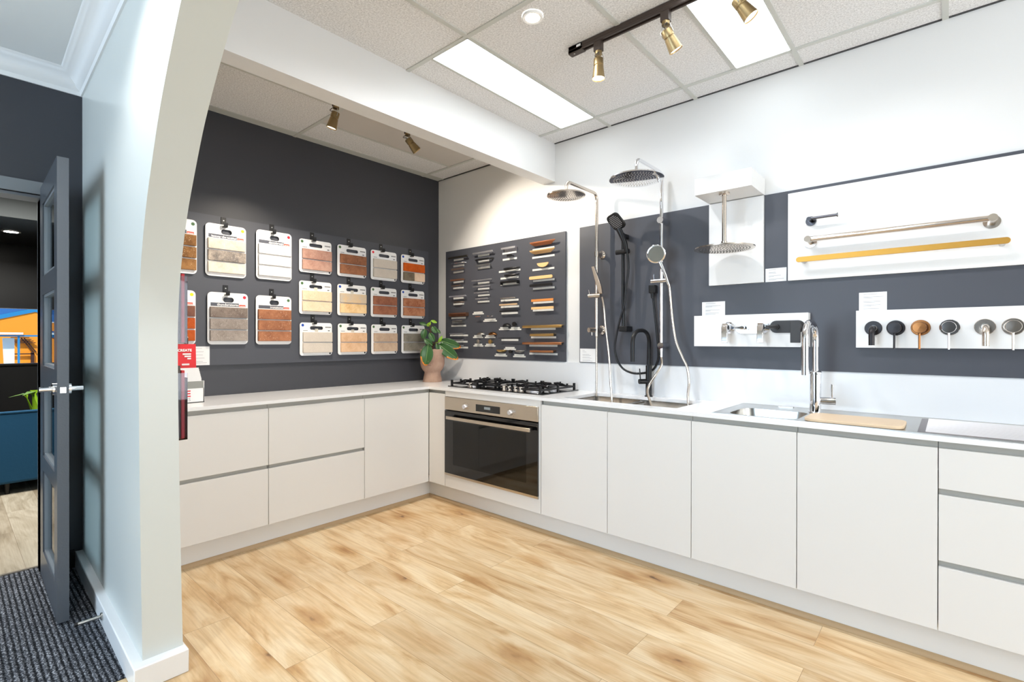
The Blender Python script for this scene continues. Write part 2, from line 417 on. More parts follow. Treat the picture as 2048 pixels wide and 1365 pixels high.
# skirting round the partition end
BH = .088; t = .05
def base_poly(o):
    return [(0, hy(0)-o, 0), (1.45+o, hy(1.45)-o, 0), (1.45+o, K+o*.25, 0), (1.40, K+o*.25, 0), (1.40, hy(1.4)+.02, 0), (0, hy(0)+.02, 0)]
mb = MB(); mb.prism(base_poly(.035), (0, 0, BH))
struct('baseboard_hall', mb, 'trim_white', bevel=.004)
struct('baseboard_left', MB().box(0, .018, -2.77, -2.64, 0, .1), 'far_dark')
# hall ceiling and its cove moulding
struct('ceiling_hall', MB().box(-.1, 6.5, -6.5, -2.6, 2.742, 2.78), 'hall_ceiling')
cp = [(0, 2.638), (.008, 2.638), (.012, 2.66), (.030, 2.672), (.036, 2.688), (.060, 2.712), (.072, 2.716), (.080, 2.729), (.090, 2.733), (.098, 2.742), (0, 2.742)]
mb = MB()
def cove(f0, f1):
    for (a, z0), (b_, z1) in zip(cp[:-1], cp[1:]): mb.add([f0(a, z0), f1(a, z0), f1(b_, z1), f0(b_, z1)], [(0, 1, 2, 3)])
cove(lambda a, z: (a, -6.4, z), lambda a, z: (a, hy(a)-a, z))
cove(lambda a, z: (a, hy(a)-a, z), lambda a, z: (6.4, hy(6.4)-a, z))
struct('trim_2', mb, 'trim_white')
# kitchen ceiling: tiles and the tee grid
struct('ceiling', MB().box(-.1, 6.5, -2.52, .05, CH, CH+.06), 'tile')
mb = MB(); w_ = .012
for y in (-.195, -1.395): mb.box(0, 1.262, y-w_, y+w_, CH-.006, CH+.01); mb.box(1.375, 6.4, y-w_, y+w_, CH-.006, CH+.01)
for x in (1.86, 2.472, 3.056, 3.654, 4.26, 4.86, 5.46): mb.box(x-w_, x+w_, -2.52, 0, CH-.005, CH+.01)
mb.box(.066, .084, -2.5, 0, CH-.005, CH+.01); mb.box(0, .066, -2.5, 0, CH-.003, CH+.01)
mb.box(.675, .699, -2.5, -1.395, CH-.005, CH+.01)
mb.box(.37, .39, -1.395, -.195, CH-.005, CH+.01)
mb.box(1.563, 1.580, -1.395, -.195, CH-.004, CH+.01); mb.box(2.758, 2.774, -1.395, -.195, CH-.004, CH+.01)
struct('trim_3', mb, 'tee')
mb = MB(); mb.box(.39, 1.25, -1.38, -.21, CH-.002, CH+.01)
struct('trim_4', mb, 'tile_plain')
struct('trim_5', MB().box(1.262, 1.377, -2.51, 0, 2.496, CH+.01), 'wall_white')          # boxed beam
mb = MB(); mb.box(1.377, 6.4, -.012, 0, CH-.004, CH); mb.box(0, 1.262, -.012, 0, CH-.006, CH)
struct('trim_6', mb, 'dark_grey')
# outer ends of the two rooms with unseen glowing panes added as fill
mb = MB(); mb.box(6.5, 6.6, -6.6, .1, 0, 3)
struct('wall_end', mb, 'wall_white')
struct('wall_shopfront', MB().box(-.1, 6.6, -6.6, -6.5, 0, 3), 'wall_far')
struct('fill_pane_back', MB().box(.5, 3.0, -6.5, -6.47, .3, 2.6), 'fill_glow_back')
struct('fill_pane_side', MB().box(6.47, 6.5, -2.4, -.4, .6, 2.4), 'fill_glow_side')
# splashback on the two walls
struct('trim_7', MB().box(.002, 4.9, -.012, 0, .9, 1.107), 'splash')
# door opening and its frame
mb = MB(); mb.box(-.15, .012, -2.775, -2.755, 0, 2.11); mb.box(-.15, .012, -3.54, -3.52, 0, 2.11); mb.box(-.02, .014, -3.54, -2.70, 2.05, 2.115); mb.box(-.15, -.02, -3.52, -2.775, 2.035, 2.055)
struct('trim_8', mb, 'frame_paint')
# back room beyond the door
struct('wall_back', MB().box(-4.8, -4.7, -6.5, -2.693-.6, 0, 2.5).box(-4.8, -4.7, -2.25, 0, 0, 2.5).box(-4.8, -4.7, -3.3, -2.25, 0, .985).box(-4.8, -4.7, -3.3, -2.25, 1.642, 2.5), 'far_dark')
struct('wall_back_room_side', MB().box(-4.8, -.14, 0, .1, 0, 2.9).box(-4.8, -.14, -6.6, -6.5, 0, 2.9), 'far_dark')
struct('ceiling_back_room', MB().box(-2.80, -.14, -6.5, 0, 2.72, 2.8), 'far_ceiling')
struct('ceiling_back_room_low', MB().box(-4.8, -2.82, -6.5, 0, 2.4, 2.5), 'far_dark')
struct('trim_9', MB().box(-2.82, -2.80, -6.5, 0, 2.395, 2.8), 'far_ceiling')
mb = MB(); mb.box(-4.74, -4.72, -3.3, -2.25, .985, 1.642)
struct('window_3', mb, 'clear_glass')
struct('trim_10', MB().box(-4.72, -4.66, -3.3, -2.25, .965, .985).box(-4.72, -4.66, -3.3, -2.25, 1.642, 1.66), 'far_dark')

# ================================================================ BACK ROOM AND OUTSIDE
so = thing('sofa', 'deep blue velvet sofa seen from behind through the doorway', 'sofa', (-2.45, -3.2, 0))
MB().box(-2.22, -2.10, -4.1, -2.30, .09, .675).build('backrest', 'sofa', so, bevel=.02)
MB().box(-2.93, -2.22, -4.1, -2.30, .09, .42).build('seat', 'sofa', so, bevel=.03)
MB().box(-2.115, -2.095, -4.1, -2.30, .664, .682).build('piping', 'sofa', so, bevel=.006)
for yy in (-4.02, -2.78, -2.38):
    MB().cyl((-2.15, yy, 0), (-2.15, yy, .10), .014, 10, .02).build('leg', 'black', so)
pl = thing('house_plant', 'green leafy plant tips showing behind the blue sofa', 'plant', (-3.2, -2.47, 0))
mb = MB(); mb.lathe((-3.2, -2.47, 0), (0, 0, 1), [(0, 0), (.12, 0), (.15, .3), (.13, .3), (0, .29)], 16); mb.build('pot', 'far_dark', pl)
mb = MB()
for k in range(9):
    a = k*.7; p0 = Vector((-3.2, -2.47, .3)); p1 = p0 + Vector((math.cos(a)*.10, math.sin(a)*.13, .42+.02*(k % 3))); s_ = Vector((-math.sin(a), math.cos(a), 0))*.03
    mb.add([p0, p0.lerp(p1, .6)+s_, p1, p0.lerp(p1, .6)-s_], [(0, 1, 2, 3)]); mb.add([p0.lerp(p1, .9), p1+s_*1.3, p1+Vector((math.cos(a)*.12, math.sin(a)*.12, -.03)), p1-s_*1.3], [(0, 1, 2, 3)])
mb.build('foliage', 'leaf_young', pl)
dl = thing('downlight', 'small round recessed downlight in the black ceiling beyond the door', 'light', (-3.68, -2.66, 2.396))
MB().lathe((-3.68, -2.66, 2.393), (0, 0, 1), [(0, 0), (.055, 0)], 24).build('lamp_face', 'downlight_face', dl)
MB().lathe((-3.68, -2.66, 2.393), (0, 0, -1), [(.055, 0), (.075, 0), (.075, -.006), (.055, -.006), (.055, 0)], 24).build('trim_ring', 'trim_white', dl)
# view outside: orange building with blue roof edges
struct('ground_outside', MB().box(-40, -4.8, -30, 30, -.2, -.05).box(-10, -8.5, -30, 30, -.05, .78), 'ext_path')
bd = thing('orange_building', 'orange rendered building with blue roof edges outside the back window', 'building', (-10.2, -2.2, -.05))
apex = (-10, -1.93, 1.86)
MB().prism([(-10, -6.0, -.05), (-10, 0.8, -.05), (-10, .8, 1.0), (-10, -1.93, 1.86), (-10, -6.0, .4)], (-.4, 0, 0)).build('gable_wall', 'ext_orange', bd)
MB().prism([(-9.98, -1.93, 1.90), (-9.98, -4.2, 1.18), (-9.98, -4.2, 1.10), (-9.98, -1.93, 1.82), (-9.98, .8, .95), (-9.98, .8, 1.03)], (-.06, 0, 0)).build('bargeboard', 'ext_blue', bd)
MB().prism([(-10.3, -6, .45), (-10.3, -1.93, 1.9), (-13, -1.93, 2.7), (-13, -6, 2.7)], (0, 0, .02)).build('roof', 'ext_roof', bd)
MB().box(-10.6, -10.45, -6, -2.26, 1.2, 1.62).build('upper_wall', 'ext_orange', bd)
MB().box(-10.62, -10.44, -6, -2.0, 1.62, 1.64).build('gutter', 'ext_white', bd)
MB().box(-11.0, -10.9, -6, -1.85, 1.64, 1.92).build('corrugated_roof', 'ext_roof', bd)
pg = thing('veranda_frame', 'blue veranda post and beam standing before the orange wall outside', 'frame', (-9.3, -2.2, .78))
MB().box(-9.3, -9.24, -5, .5, 1.325, 1.355).build('beam', 'ext_blue', pg)
MB().box(-9.34, -9.20, -5, -2.16, 1.365, 1.40).build('awning_edge', 'ext_white', pg)
MB().box(-9.3, -9.25, -2.23, -2.20, .78, 1.33).build('post', 'ext_blue', pg)
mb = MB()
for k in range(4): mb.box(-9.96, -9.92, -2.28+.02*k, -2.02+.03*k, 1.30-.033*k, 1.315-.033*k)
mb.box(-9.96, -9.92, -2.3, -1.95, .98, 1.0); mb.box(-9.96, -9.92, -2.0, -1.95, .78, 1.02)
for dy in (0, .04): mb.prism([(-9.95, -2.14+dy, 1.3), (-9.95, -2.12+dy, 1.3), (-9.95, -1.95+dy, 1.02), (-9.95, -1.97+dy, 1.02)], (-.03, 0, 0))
tag(mb.build('shadow_bars', 'ext_shadow'), 'dark bars standing in for shadows on the orange wall outside', 'shadow_bars')  # dark bars built in the shape of shadows falling on the orange wall
tag(MB().prism([(-9.4, -2.42, 1.30), (-9.4, -2.262, 1.30), (-9.4, -2.262, .78), (-9.4, -2.40, .78)], (-.03, 0, 0)).build('sign_board', 'ext_white'), 'white board leaning before the orange wall outside', 'sign')

# ================================================================ GLAZED DOOR (stands open, edge towards us)
dr = thing('door_1', 'grey glazed door standing open with a chrome lever handle', 'door', (.36, -2.77, .01))
def dy_(x): return -2.778 - .0165*x                         # face of the slightly turned leaf (hall side)
def slab(x0, x1, z0, z1, a=0, b_=.04):
    m_ = MB(); m_.prism([(x0, dy_(x0)+a, z0), (x1, dy_(x1)+a, z0), (x1, dy_(x1)+b_, z0), (x0, dy_(x0)+b_, z0)], (0, 0, z1-z0)); return m_
X0, X1 = .0, .715
slab(X1-.105, X1-.002, .015, 2.083).build('lock_stile', 'door_paint', dr)
slab(X1-.002, X1, .015, 2.083).build('door_edge', 'door_edge', dr)
slab(X0, X0+.12, .015, 2.083).build('hinge_stile', 'door_paint', dr)
rails = [(1.978, 2.083), (1.505, 1.60), (1.03, 1.137), (.592, .668), (.015, .165)]
for a, b_ in rails: slab(X0+.12, X1-.105, a, b_).build('rail', 'door_paint', dr)
lites = [(1.60, 1.978), (1.137, 1.505), (.668, 1.03), (.165, .592)]
for a, b_ in lites:
    slab(X0+.12, X1-.105, a, b_, .018, .022).build('pane', 'clear_glass', dr)
    m_ = MB()
    for (x0, x1, z0, z1) in ((.12, .61, a, a+.014), (.12, .61, b_-.014, b_), (.12, .134, a, b_), (.596, .61, a, b_)):
        m_.prism([(x0, dy_(x0)+.006, z0), (x1, dy_(x1)+.006, z0), (x1, dy_(x1)+.034, z0), (x0, dy_(x0)+.034, z0)], (0, 0, z1-z0))
    m_.build('glazing_bead', 'frame_paint', dr)
for sgn, y0 in ((-1, dy_(.66)), (1, dy_(.66)+.04)):
    h = MB(); h.cyl((.66, y0, 1.05), (.66, y0+sgn*.012, 1.05), .026, 24); h.cyl((.66, y0, 1.05), (.66, y0+sgn*.055, 1.05), .011, 16)
    h.tube(fillet([(.66, y0+sgn*.045, 1.05), (.66, y0+sgn*.055, 1.05), (.53, y0+sgn*.055, 1.05)], .01, 4), .0135, 14)
    h.build('lever_handle', 'chrome', dr)
MB().box(X1, X1+.001, dy_(X1)+.010, dy_(X1)+.030, 1.035, 1.06).cyl((X1-.005, dy_(X1)+.02, 1.047), (X1+.008, dy_(X1)+.02, 1.047), .008, 12).build('latch', 'chrome', dr)
ds = thing('door_stop', 'steel rod door stop on the white skirting', 'door stop', (.868, -2.66, .05))
MB().cyl((.868, -2.657, .052), (.868, -2.665, .052), .016, 20).build('base', 'steel', ds)
MB().cyl((.868, -2.665, .052), (.868, -2.742, .052), .0075, 14).build('rod', 'steel', ds)
MB().cyl((.868, -2.742, .052), (.868, -2.753, .052), .009, 14).build('rubber_tip', 'black', ds)

# ================================================================ CABINETS
G = .0015
ZB, ZT, ZC = .1415, .853, .9
def front(name, run, a, b_, z0, z1, parent):
    if run == 'r': m_ = MB().box(a+G, b_-G, DY, DY+.018, z0, z1)
    else: m_ = MB().box(DX-.018, DX, a+G, b_-G, z0, z1)
    return m_.build(name, 'cabinet', parent, bevel=.001)
def carcass(run, a, b_, parent, gaps=()):
    if run == 'r': MB().box(a+.001, b_-.001, DY+.024, -.014, ZB+.002, .878 if a < 1.68 or a > 3.6 else .66).build('carcass', 'cabinet_inside', parent); MB().box(a+.001, b_-.001, DY+.022, DY+.04, ZT-.02, .879).build('finger_channel', 'channel', parent)
    else: MB().box(.004, DX-.024, a+.001, b_-.001, ZB+.002, .878).build('carcass', 'cabinet_inside', parent); MB().box(DX-.04, DX-.022, a+.001, b_-.001, ZT-.02, .879).build('finger_channel', 'channel', parent)
RB = 'door cabinets under the sinks'
for a, b_, lab in ((1.681, 2.172, 'white handleless base cabinet door just right of the oven'), (2.172, 2.667, 'white handleless base cabinet under the right sink bowl and hoses'), (2.667, 3.152, 'white handleless base cabinet under the steel inset sink bowl'), (3.152, 3.640, 'white handleless base cabinet under the wooden board, beside the drawers')):
    c = thing('base_cabinet', lab, 'cabinet', ((a+b_)/2, -.3, 0), RB); front('door', 'r', a, b_, ZB, ZT, c); carcass('r', a, b_, c)
c = thing('drawer_cabinet', 'white three drawer cabinet at the right end of the counter', 'cabinet', (3.94, -.3, 0)); carcass('r', 3.64, 4.24, c)
for z0, z1 in ((.696, ZT), (.416, .672), (ZB, .392)): front('drawer', 'r', 3.64, 4.24, z0, z1, c)
for z in (.672, .392): MB().box(3.641, 4.239, DY+.02, DY+.03, z-.02, z+.045).build('finger_channel', 'channel', c)
c = thing('base_cabinet', 'white handleless base cabinet past the drawers at the far right', 'cabinet', (4.55, -.3, 0)); front('door', 'r', 4.24, 4.86, ZB, ZT, c); carcass('r', 4.24, 4.86, c)
c = thing('corner_cabinet', 'narrow white corner filler cabinet between the cream doors and the oven', 'cabinet', (.645, -.3, 0)); front('filler_panel', 'r', DX+.002, .742, ZB, ZT, c)
MB().box(.53, .741, DY+.024, -.014, ZB+.002, .878).build('carcass', 'cabinet_inside', c); MB().box(DX-.02, .741, DY+.022, DY+.04, ZT-.02, .879).build('finger_channel', 'channel', c)
# left run
c = thing('base_cabinet', 'tall plain cream door cabinet in the inner corner under the plant', 'cabinet', (.3, -.85, 0)); front('door', 'l', -1.146, DY-.001, ZB, ZT, c); carcass('l', -1.146, DY+.02, c)
for a, b_, lab in ((-1.811, -1.146, 'cream two drawer cabinet beside the corner door, left of it'), (-2.50, -1.811, 'cream two drawer cabinet beside the white column')):
    c = thing('drawer_cabinet', lab, 'cabinet', (.3, (a+b_)/2, 0), 'two drawer cabinets'); carcass('l', a, b_, c)
    front('drawer', 'l', a, b_, .507, ZT, c); front('drawer', 'l', a, b_, ZB, .484, c)
    MB().box(DX-.03, DX-.02, a+.012, b_-.002, .464, .55).build('finger_channel', 'channel', c)
# toe kicks and the quadrant beading at the floor
struct('trim_11', MB().box(.48, 4.86, -.505, -.49, 0, ZB+.01).box(.47, .484, -2.5, -.5, 0, ZB+.01), 'kick')
q = MB(); q.prism([(.484, -.505, 0), (.499, -.505, 0), (.499, -.505, .006), (.490, -.505, .020), (.484, -.505, .022)], (0, -1.98, 0))
q.prism([(.484, -.505, 0), (.484, -.520, 0), (.484, -.520, .006), (.484, -.511, .020), (.484, -.505, .022)], (4.35, 0, 0))
struct('trim_12', q, 'wood_trim')
# worktop with cut-outs
HX0, HX1, HY0, HY1 = 1.80, 2.553, -.478, -.09
mb = MB()
z0, z1 = .88, .9; CF = DY-.006; CX = DX+.006
def slabs(xs, ys, hole):
    for i in range(len(xs)-1):
        for j in range(len(ys)-1):
            if (i, j) in hole: continue
            mb.add([(xs[i], ys[j], z1), (xs[i+1], ys[j], z1), (xs[i+1], ys[j+1], z1), (xs[i], ys[j+1], z1)], [(0, 1, 2, 3)])
            mb.add([(xs[i], ys[j], z0), (xs[i+1], ys[j], z0), (xs[i+1], ys[j+1], z0), (xs[i], ys[j+1], z0)], [(3, 2, 1, 0)])
ix0, ix1, iy0, iy1 = 2.80, 3.535, -.525, -.20
slabs([0, CX, HX0, HX1, ix0, ix1, 4.88], [CF, iy0, HY0, iy1, HY1, -.012], {(2, 2), (2, 3), (4, 1), (4, 2)})
mb.add([(0, -2.5, z1), (CX, -2.5, z1), (CX, CF, z1), (0, CF, z1)], [(0, 1, 2, 3)]); mb.add([(0, -2.5, z0), (CX, -2.5, z0), (CX, CF, z0), (0, CF, z0)], [(3, 2, 1, 0)])
def wallq(a, b_): mb.add([(a[0], a[1], z0), (b_[0], b_[1], z0), (b_[0], b_[1], z1), (a[0], a[1], z1)], [(0, 1, 2, 3)])
wallq((CX, -2.5), (CX, CF)); wallq((CX, CF), (4.88, CF)); wallq((4.88, CF), (4.88, -.012)); wallq((0, -2.5), (CX, -2.5))
for x0, x1, y0, y1 in ((HX0, HX1, HY0, HY1), (ix0, ix1, iy0, iy1)):
    wallq((x0, y0), (x1, y0)); wallq((x1, y0), (x1, y1)); wallq((x1, y1), (x0, y1)); wallq((x0, y1), (x0, y0))
ct = mb.build('worktop', 'counter'); tag(ct, 'white L shaped worktop running along both walls', 'worktop')

# ================================================================ OVEN
ov = thing('wall_oven', 'wide stainless steel oven with black glass door under the gas hob', 'oven', (1.20, -.56, ZB))
MB().box(.744, 1.679, DY, DY+.018, .838, .8785).box(.744, 1.679, DY, DY+.018, ZB, .232).box(.744, .749, DY, DY+.018, .232, .838).box(1.662, 1.679, DY, DY+.018, .232, .838).build('housing_panel', 'cabinet', ov, bevel=.001)
OF = DY-.010
MB().box(.749, 1.661, OF, DY+.03, .738, .836).build('control_panel', 'oven_steel', ov, bevel=.0015)
MB().box(1.09, 1.328, OF-.001, OF+.004, .756, .806).build('display', 'black_gloss', ov)
MB().box(1.175, 1.235, OF-.0014, OF, .776, .794).build('clock_digits', 'display_lcd', ov)
for kx in (.985, 1.432):
    k_ = MB().lathe((kx, OF, .779), (0, -1, 0), [(0, .024), (.015, .024), (.018, .02), (.019, 0)], 28).build('knob', 'silver', ov)
    mk = MB()
    for a in range(-140, 141, 28): mk.box(kx+.034*math.sin(R(a))-.0025, kx+.034*math.sin(R(a))+.0025, OF-.0006, OF, .779+.030*math.cos(R(a))-.001, .779+.030*math.cos(R(a))+.001)
    mk.build('dial_marks', 'ink', ov)
wx0, wx1, wz0, wz1 = .845, 1.565, .325, .655
MB().box(.749, 1.661, OF, OF+.02, wz1, .730).box(.749, 1.661, OF, OF+.02, .252, wz0).box(.749, wx0, OF, OF+.02, wz0, wz1).box(wx1, 1.661, OF, OF+.02, wz0, wz1).build('door_frame', 'black_gloss', ov)
MB().box(wx0, wx1, OF+.0005, OF+.005, wz0, wz1).build('door_glass', 'oven_glass', ov)
MB().box(.749, 1.661, OF-.001, OF+.02, .236, .252).build('bottom_strip', 'oven_steel', ov)
cv = MB(); cv.box(wx0-.01, wx1+.01, -.18, -.17, .29, .69); cv.box(wx0-.02, wx0-.01, -.555, -.17, .29, .69); cv.box(wx1+.01, wx1+.02, -.555, -.17, .29, .69); cv.box(wx0-.01, wx1+.01, -.555, -.17, .28, .29); cv.box(wx0-.01, wx1+.01, -.555, -.17, .69, .70)
mat('enamel', (120, 128, 116), .35); cv.build('cavity', 'enamel', ov)
for z in (.56, .42):
    m_ = MB(); m_.tube([(wx0, -.53, z), (wx1, -.53, z)], .004, 8); m_.tube([(wx0, -.2, z), (wx1, -.2, z)], .004, 8)
    for k in range(22): x = wx0+.02+k*.032; m_.tube([(x, -.53, z), (x, -.2, z)], .0018, 6)
    m_.build('rack', 'chrome', ov)
h = MB().box(.815, 1.630, OF-.048, OF-.036, .674, .698).build('handle', 'oven_steel', ov, bevel=.002)
for x in (.84, 1.605): MB().box(x-.012, x+.012, OF-.038, OF, .678, .694).build('handle_post', 'black', ov)

# ================================================================ GAS HOB
hb = thing('gas_hob', 'black glass five burner gas hob with cast iron trivets above the oven', 'hob', (1.14, -.25, .9))
MB().box(.665, 1.62, -.47, -.035, .9, .908).build('glass_plate', 'black_gloss', hb, bevel=.003)
burn = [(.84, -.36, .034), (.84, -.14, .045), (1.14, -.22, .065), (1.46, -.36, .045), (1.46, -.14, .034)]
for x, y, r in burn:
    MB().lathe((x, y, .908), (0, 0, 1), [(r*1.3, 0), (r*1.25, .006), (r, .008), (r, .018), (r*.9, .02), (0, .02)], 28).build('burner', 'silver', hb)
    MB().lathe((x, y, .928), (0, 0, 1), [(r*.85, 0), (r*.85, .006), (r*.7, .008), (0, .008)], 28).build('burner_cap', 'matte_black', hb)
def bar(m_, a, b_, w2=.0045, h2=.006):
    a, b_ = Vector(a), Vector(b_); d = (b_-a).normalized(); s_ = d.cross(Vector((0, 0, 1))).normalized()*w2; u_ = Vector((0, 0, h2))
    m_.add([a-s_-u_, a+s_-u_, a+s_+u_, a-s_+u_, b_-s_-u_, b_+s_-u_, b_+s_+u_, b_-s_+u_], [(0, 1, 2, 3), (7, 6, 5, 4), (0, 4, 5, 1), (1, 5, 6, 2), (2, 6, 7, 3), (3, 7, 4, 0)])
for x0, x1, bs in ((.70, .985, burn[:2]), (1.00, 1.285, burn[2:3]), (1.30, 1.59, burn[3:])):
    m_ = MB(); ya, yb = (-.455, -.05) if len(bs) == 2 else (-.40, -.05); zt_ = .951
    for p, q_ in (((x0, ya), (x1, ya)), ((x0, yb), (x1, yb)), ((x0, ya), (x0, yb)), ((x1, ya), (x1, yb))): bar(m_, (*p, .930), (*q_, .930))
    for px_ in (x0, x1):
        for py_ in (ya, yb, (ya+yb)/2): m_.box(px_-.007, px_+.007, py_-.007, py_+.007, .908, .955)
    if len(bs) == 2: bar(m_, (x0, (ya+yb)/2, .930), (x1, (ya+yb)/2, .930))
    for bx, by, r in bs:
        for dx, dy in ((1, 0), (-1, 0), (0, 1), (0, -1)):
            ex = (x1 if dx > 0 else x0) if dx else bx
            ey = by if dx else (by+.095*dy if len(bs) == 2 else (yb if dy > 0 else ya))
            sx, sy = bx+dx*r*.55, by+dy*r*.55
            bar(m_, (sx, sy, zt_), ((sx+ex)/2+dx*.01, (sy+ey)/2+dy*.01, zt_)); bar(m_, ((sx+ex)/2+dx*.01, (sy+ey)/2+dy*.01, zt_), (ex, ey, .936 if dx else .936))
            m_.box(ex-.005, ex+.005, ey-.005, ey+.005, .93, .957)
    m_.build('trivet', 'matte_black', hb)
for x in (.905, 1.255, 1.305, 1.365, 1.415):
    k_ = MB().lathe((x, -.448, .908), (0, 0, 1), [(.017, 0), (.016, .004), (.013, .006), (.013, .02), (.015, .022), (.015, .034), (0, .034)], 24).build('knob', 'nickel', hb)

# ================================================================ SINKS
ss = thing('undermount_sink', 'brown steel double bowl sink set under the white worktop', 'sink', (2.18, -.28, .68))
def bowl(m_, x0, x1, y0, y1, zt, zb, r=.04, mi=0):
    o1 = rrect(x0, x1, y0, y1, r); o2 = rrect(x0+.012, x1-.012, y0+.012, y1-.012, r); o3 = rrect(x0+.035, x1-.035, y0+.035, y1-.035, r*.7)
    n = len(o1); vs = [(a, b, zt) for a, b in o1]+[(a, b, zb+.03) for a, b in o2]+[(a, b, zb) for a, b in o3]
    m_.add(vs, [(k*n+i, k*n+(i+1) % n, (k+1)*n+(i+1) % n, (k+1)*n+i) for k in (0, 1) for i in range(n)]+[tuple(range(2*n, 3*n))], True, mi)
    return o1
bowl(MB(), 0, 1, 0, 1, 0, -1)
for x0, x1 in ((HX0+.004, 2.168), (2.19, HX1-.004)):
    m_ = MB(); bowl(m_, x0, x1, HY0+.004, HY1-.004, .879, .69); b_ = m_.build('bowl', 'sink_steel', ss); b_.modifiers.new('solid', 'SOLIDIFY').thickness = .0012
MB().box(2.166, 2.192, HY0, HY1, .868, .876).build('bowl_divider', 'sink_steel', ss)
for x in (1.985, 2.37): MB().lathe((x, -.28, .6905), (0, 0, 1), [(.044, 0), (.044, .002), (.03, .003), (.028, .0), (0, .0005)], 24).build('drain', 'chrome', ss)
# drop in sink with drainer
ds_ = thing('inset_sink', 'stainless steel inset sink with bowls and ridged drainer at the right', 'sink', (3.6, -.29, .9))
mb = MB(); zt = .9035
x_0, x_1, y_0, y_1 = 2.765, 4.42, -.548, -.034
B1 = (2.83, 3.140, -.515, -.225); B2 = (3.175, 3.525, -.515, -.215)
xs = [x_0, B1[0], B1[1], B2[0], B2[1], x_1]; ys = [y_0, -.515, -.22, y_1]
for i in range(5):
    for j in range(3):
        if j == 1 and i in (1, 3): continue
        mb.add([(xs[i], ys[j], zt), (xs[i+1], ys[j], zt), (xs[i+1], ys[j+1], zt), (xs[i], ys[j+1], zt)], [(0, 1, 2, 3)])
rim = [(x_0, y_0), (x_1, y_0), (x_1, y_1), (x_0, y_1)]
for i in range(4):
    a, b_ = rim[i], rim[(i+1) % 4]; mb.add([(a[0], a[1], .9002), (b_[0], b_[1], .9002), (b_[0], b_[1], zt+.002), (a[0], a[1], zt+.002)], [(0, 1, 2, 3)])
    ci = [(p[0]+(.008 if p[0] == x_0 else -.008), p[1]+(.008 if p[1] == y_0 else -.008)) for p in (a, b_)]
    mb.add([(a[0], a[1], zt+.002), (b_[0], b_[1], zt+.002), (ci[1][0], ci[1][1], zt), (ci[0][0], ci[0][1], zt)], [(0, 1, 2, 3)])
mb.build('deck', 'steel', ds_)
for x0, x1, y0, y1 in (B1, (3.175, 3.525, -.515, -.22)):
    m_ = MB(); o1 = bowl(m_, x0, x1, y0, min(y1, -.22), zt, .76, .055)
    # corner fillets between the square cut and the round bowl
    for cx_, cy_, sx, sy in ((x0, y0, 1, 1), (x1, y0, -1, 1), (x1, -.22, -1, -1), (x0, -.22, 1, -1)):
        arc = [(cx_+sx*.055-sx*.055*math.cos(R(a)), cy_+sy*.055-sy*.055*math.sin(R(a)), zt) for a in range(0, 91, 15)]
        m_.add([(cx_, cy_, zt)]+arc, [(0, k, k+1) for k in range(1, 7)])
    b_ = m_.build('bowl', 'steel', ds_)
MB().box(3.575, 4.38, -.525, -.075, zt, zt+.0006).build('drainer_tray', 'drainer_steel', ds_)
m_ = MB()
for k in range(13):
    y = -.50+k*.0335; m_.prism([(3.60, y-.0055, zt), (3.60, y-.002, zt+.006), (3.60, y+.002, zt+.006), (3.60, y+.0055, zt)], (.76, 0, 0))
m_.build('drainer_ridges', 'silver', ds_)
MB().lathe((2.985, -.37, .7605), (0, 0, 1), [(.044, 0), (.044, .002), (.03, .003), (0, .001)], 24).build('drain', 'chrome', ds_)
m_ = MB(); o = rrect(3.168, 3.532, -.535, -.295, .05); m_.prism([(a, b_, .9045) for a, b_ in o], (0, 0, .014)); tag(m_.build('chopping_board', 'wood_board' if 'wood_board' in M else 'wood_light', bevel=.003), 'pale wooden chopping board resting over the second steel bowl', 'chopping board')
tag(MB().box(2.965, 3.035, -.085, -.06, .9036, .909).build('overflow_cover', 'steel'), 'small steel overflow plate on the back ledge of the inset sink', 'plate')

# ================================================================ TAPS ON THE WORKTOP
bt = thing('kitchen_tap', 'matte black gooseneck kitchen tap behind the double sink', 'tap', (2.18, -.05, .9))
MB().lathe((2.18, -.05, .9), (0, 0, 1), [(.026, 0), (.026, .005), (.020, .008), (.020, .205), (.017, .207)], 24).build('body', 'matte_black', bt)
MB().tube(fillet([(2.18, -.05, 1.09), (2.185, -.05, 1.335), (2.16, -.235, 1.335), (2.16, -.235, 1.135)], .092, 14), .0125, 16).build('spout', 'matte_black', bt)
MB().cyl((2.18, -.05, 1.0), (2.14, -.105, 1.0), .017, 20).build('mixer_barrel', 'matte_black', bt)
MB().cyl((2.145, -.097, 1.0), (2.139, -.097, 1.085), .004, 10).build('lever', 'matte_black', bt)
mb = MB(); T0 = (3.157, -.18)
ctp = thing('pull_out_tap', 'tall chrome pull out gooseneck tap on the steel inset sink', 'tap', (*T0, .903))
MB().lathe((*T0, .9038), (0, 0, 1), [(.030, 0), (.030, .004), (.026, .006), (.026, .195), (.030, .198), (.030, .206), (.024, .212), (.017, .214)], 28).build('body', 'chrome', ctp)
MB().tube(fillet([(*T0, 1.10), (T0[0], T0[1], 1.36), (3.150, -.385, 1.36), (3.150, -.385, 1.24)], .1, 14), [.0155]*1+[.0155]*30+[.017], 18).build('spout', 'chrome', ctp)
MB().cyl((3.150, -.385, 1.245), (3.150, -.385, 1.105), .018, 20, .0165).build('pull_out_spray', 'chrome', ctp)
MB().tube([(T0[0], T0[1], .965), (T0[0]+.035, T0[1]+.01, .965), (T0[0]+.085, T0[1]+.02, .965)], [.015, .018, .018], 18).build('mixer_barrel', 'chrome', ctp)
MB().cyl((T0[0]+.07, T0[1]+.018, .975), (T0[0]+.07, T0[1]+.018, 1.05), .005, 12, .008).build('lever', 'chrome', ctp)

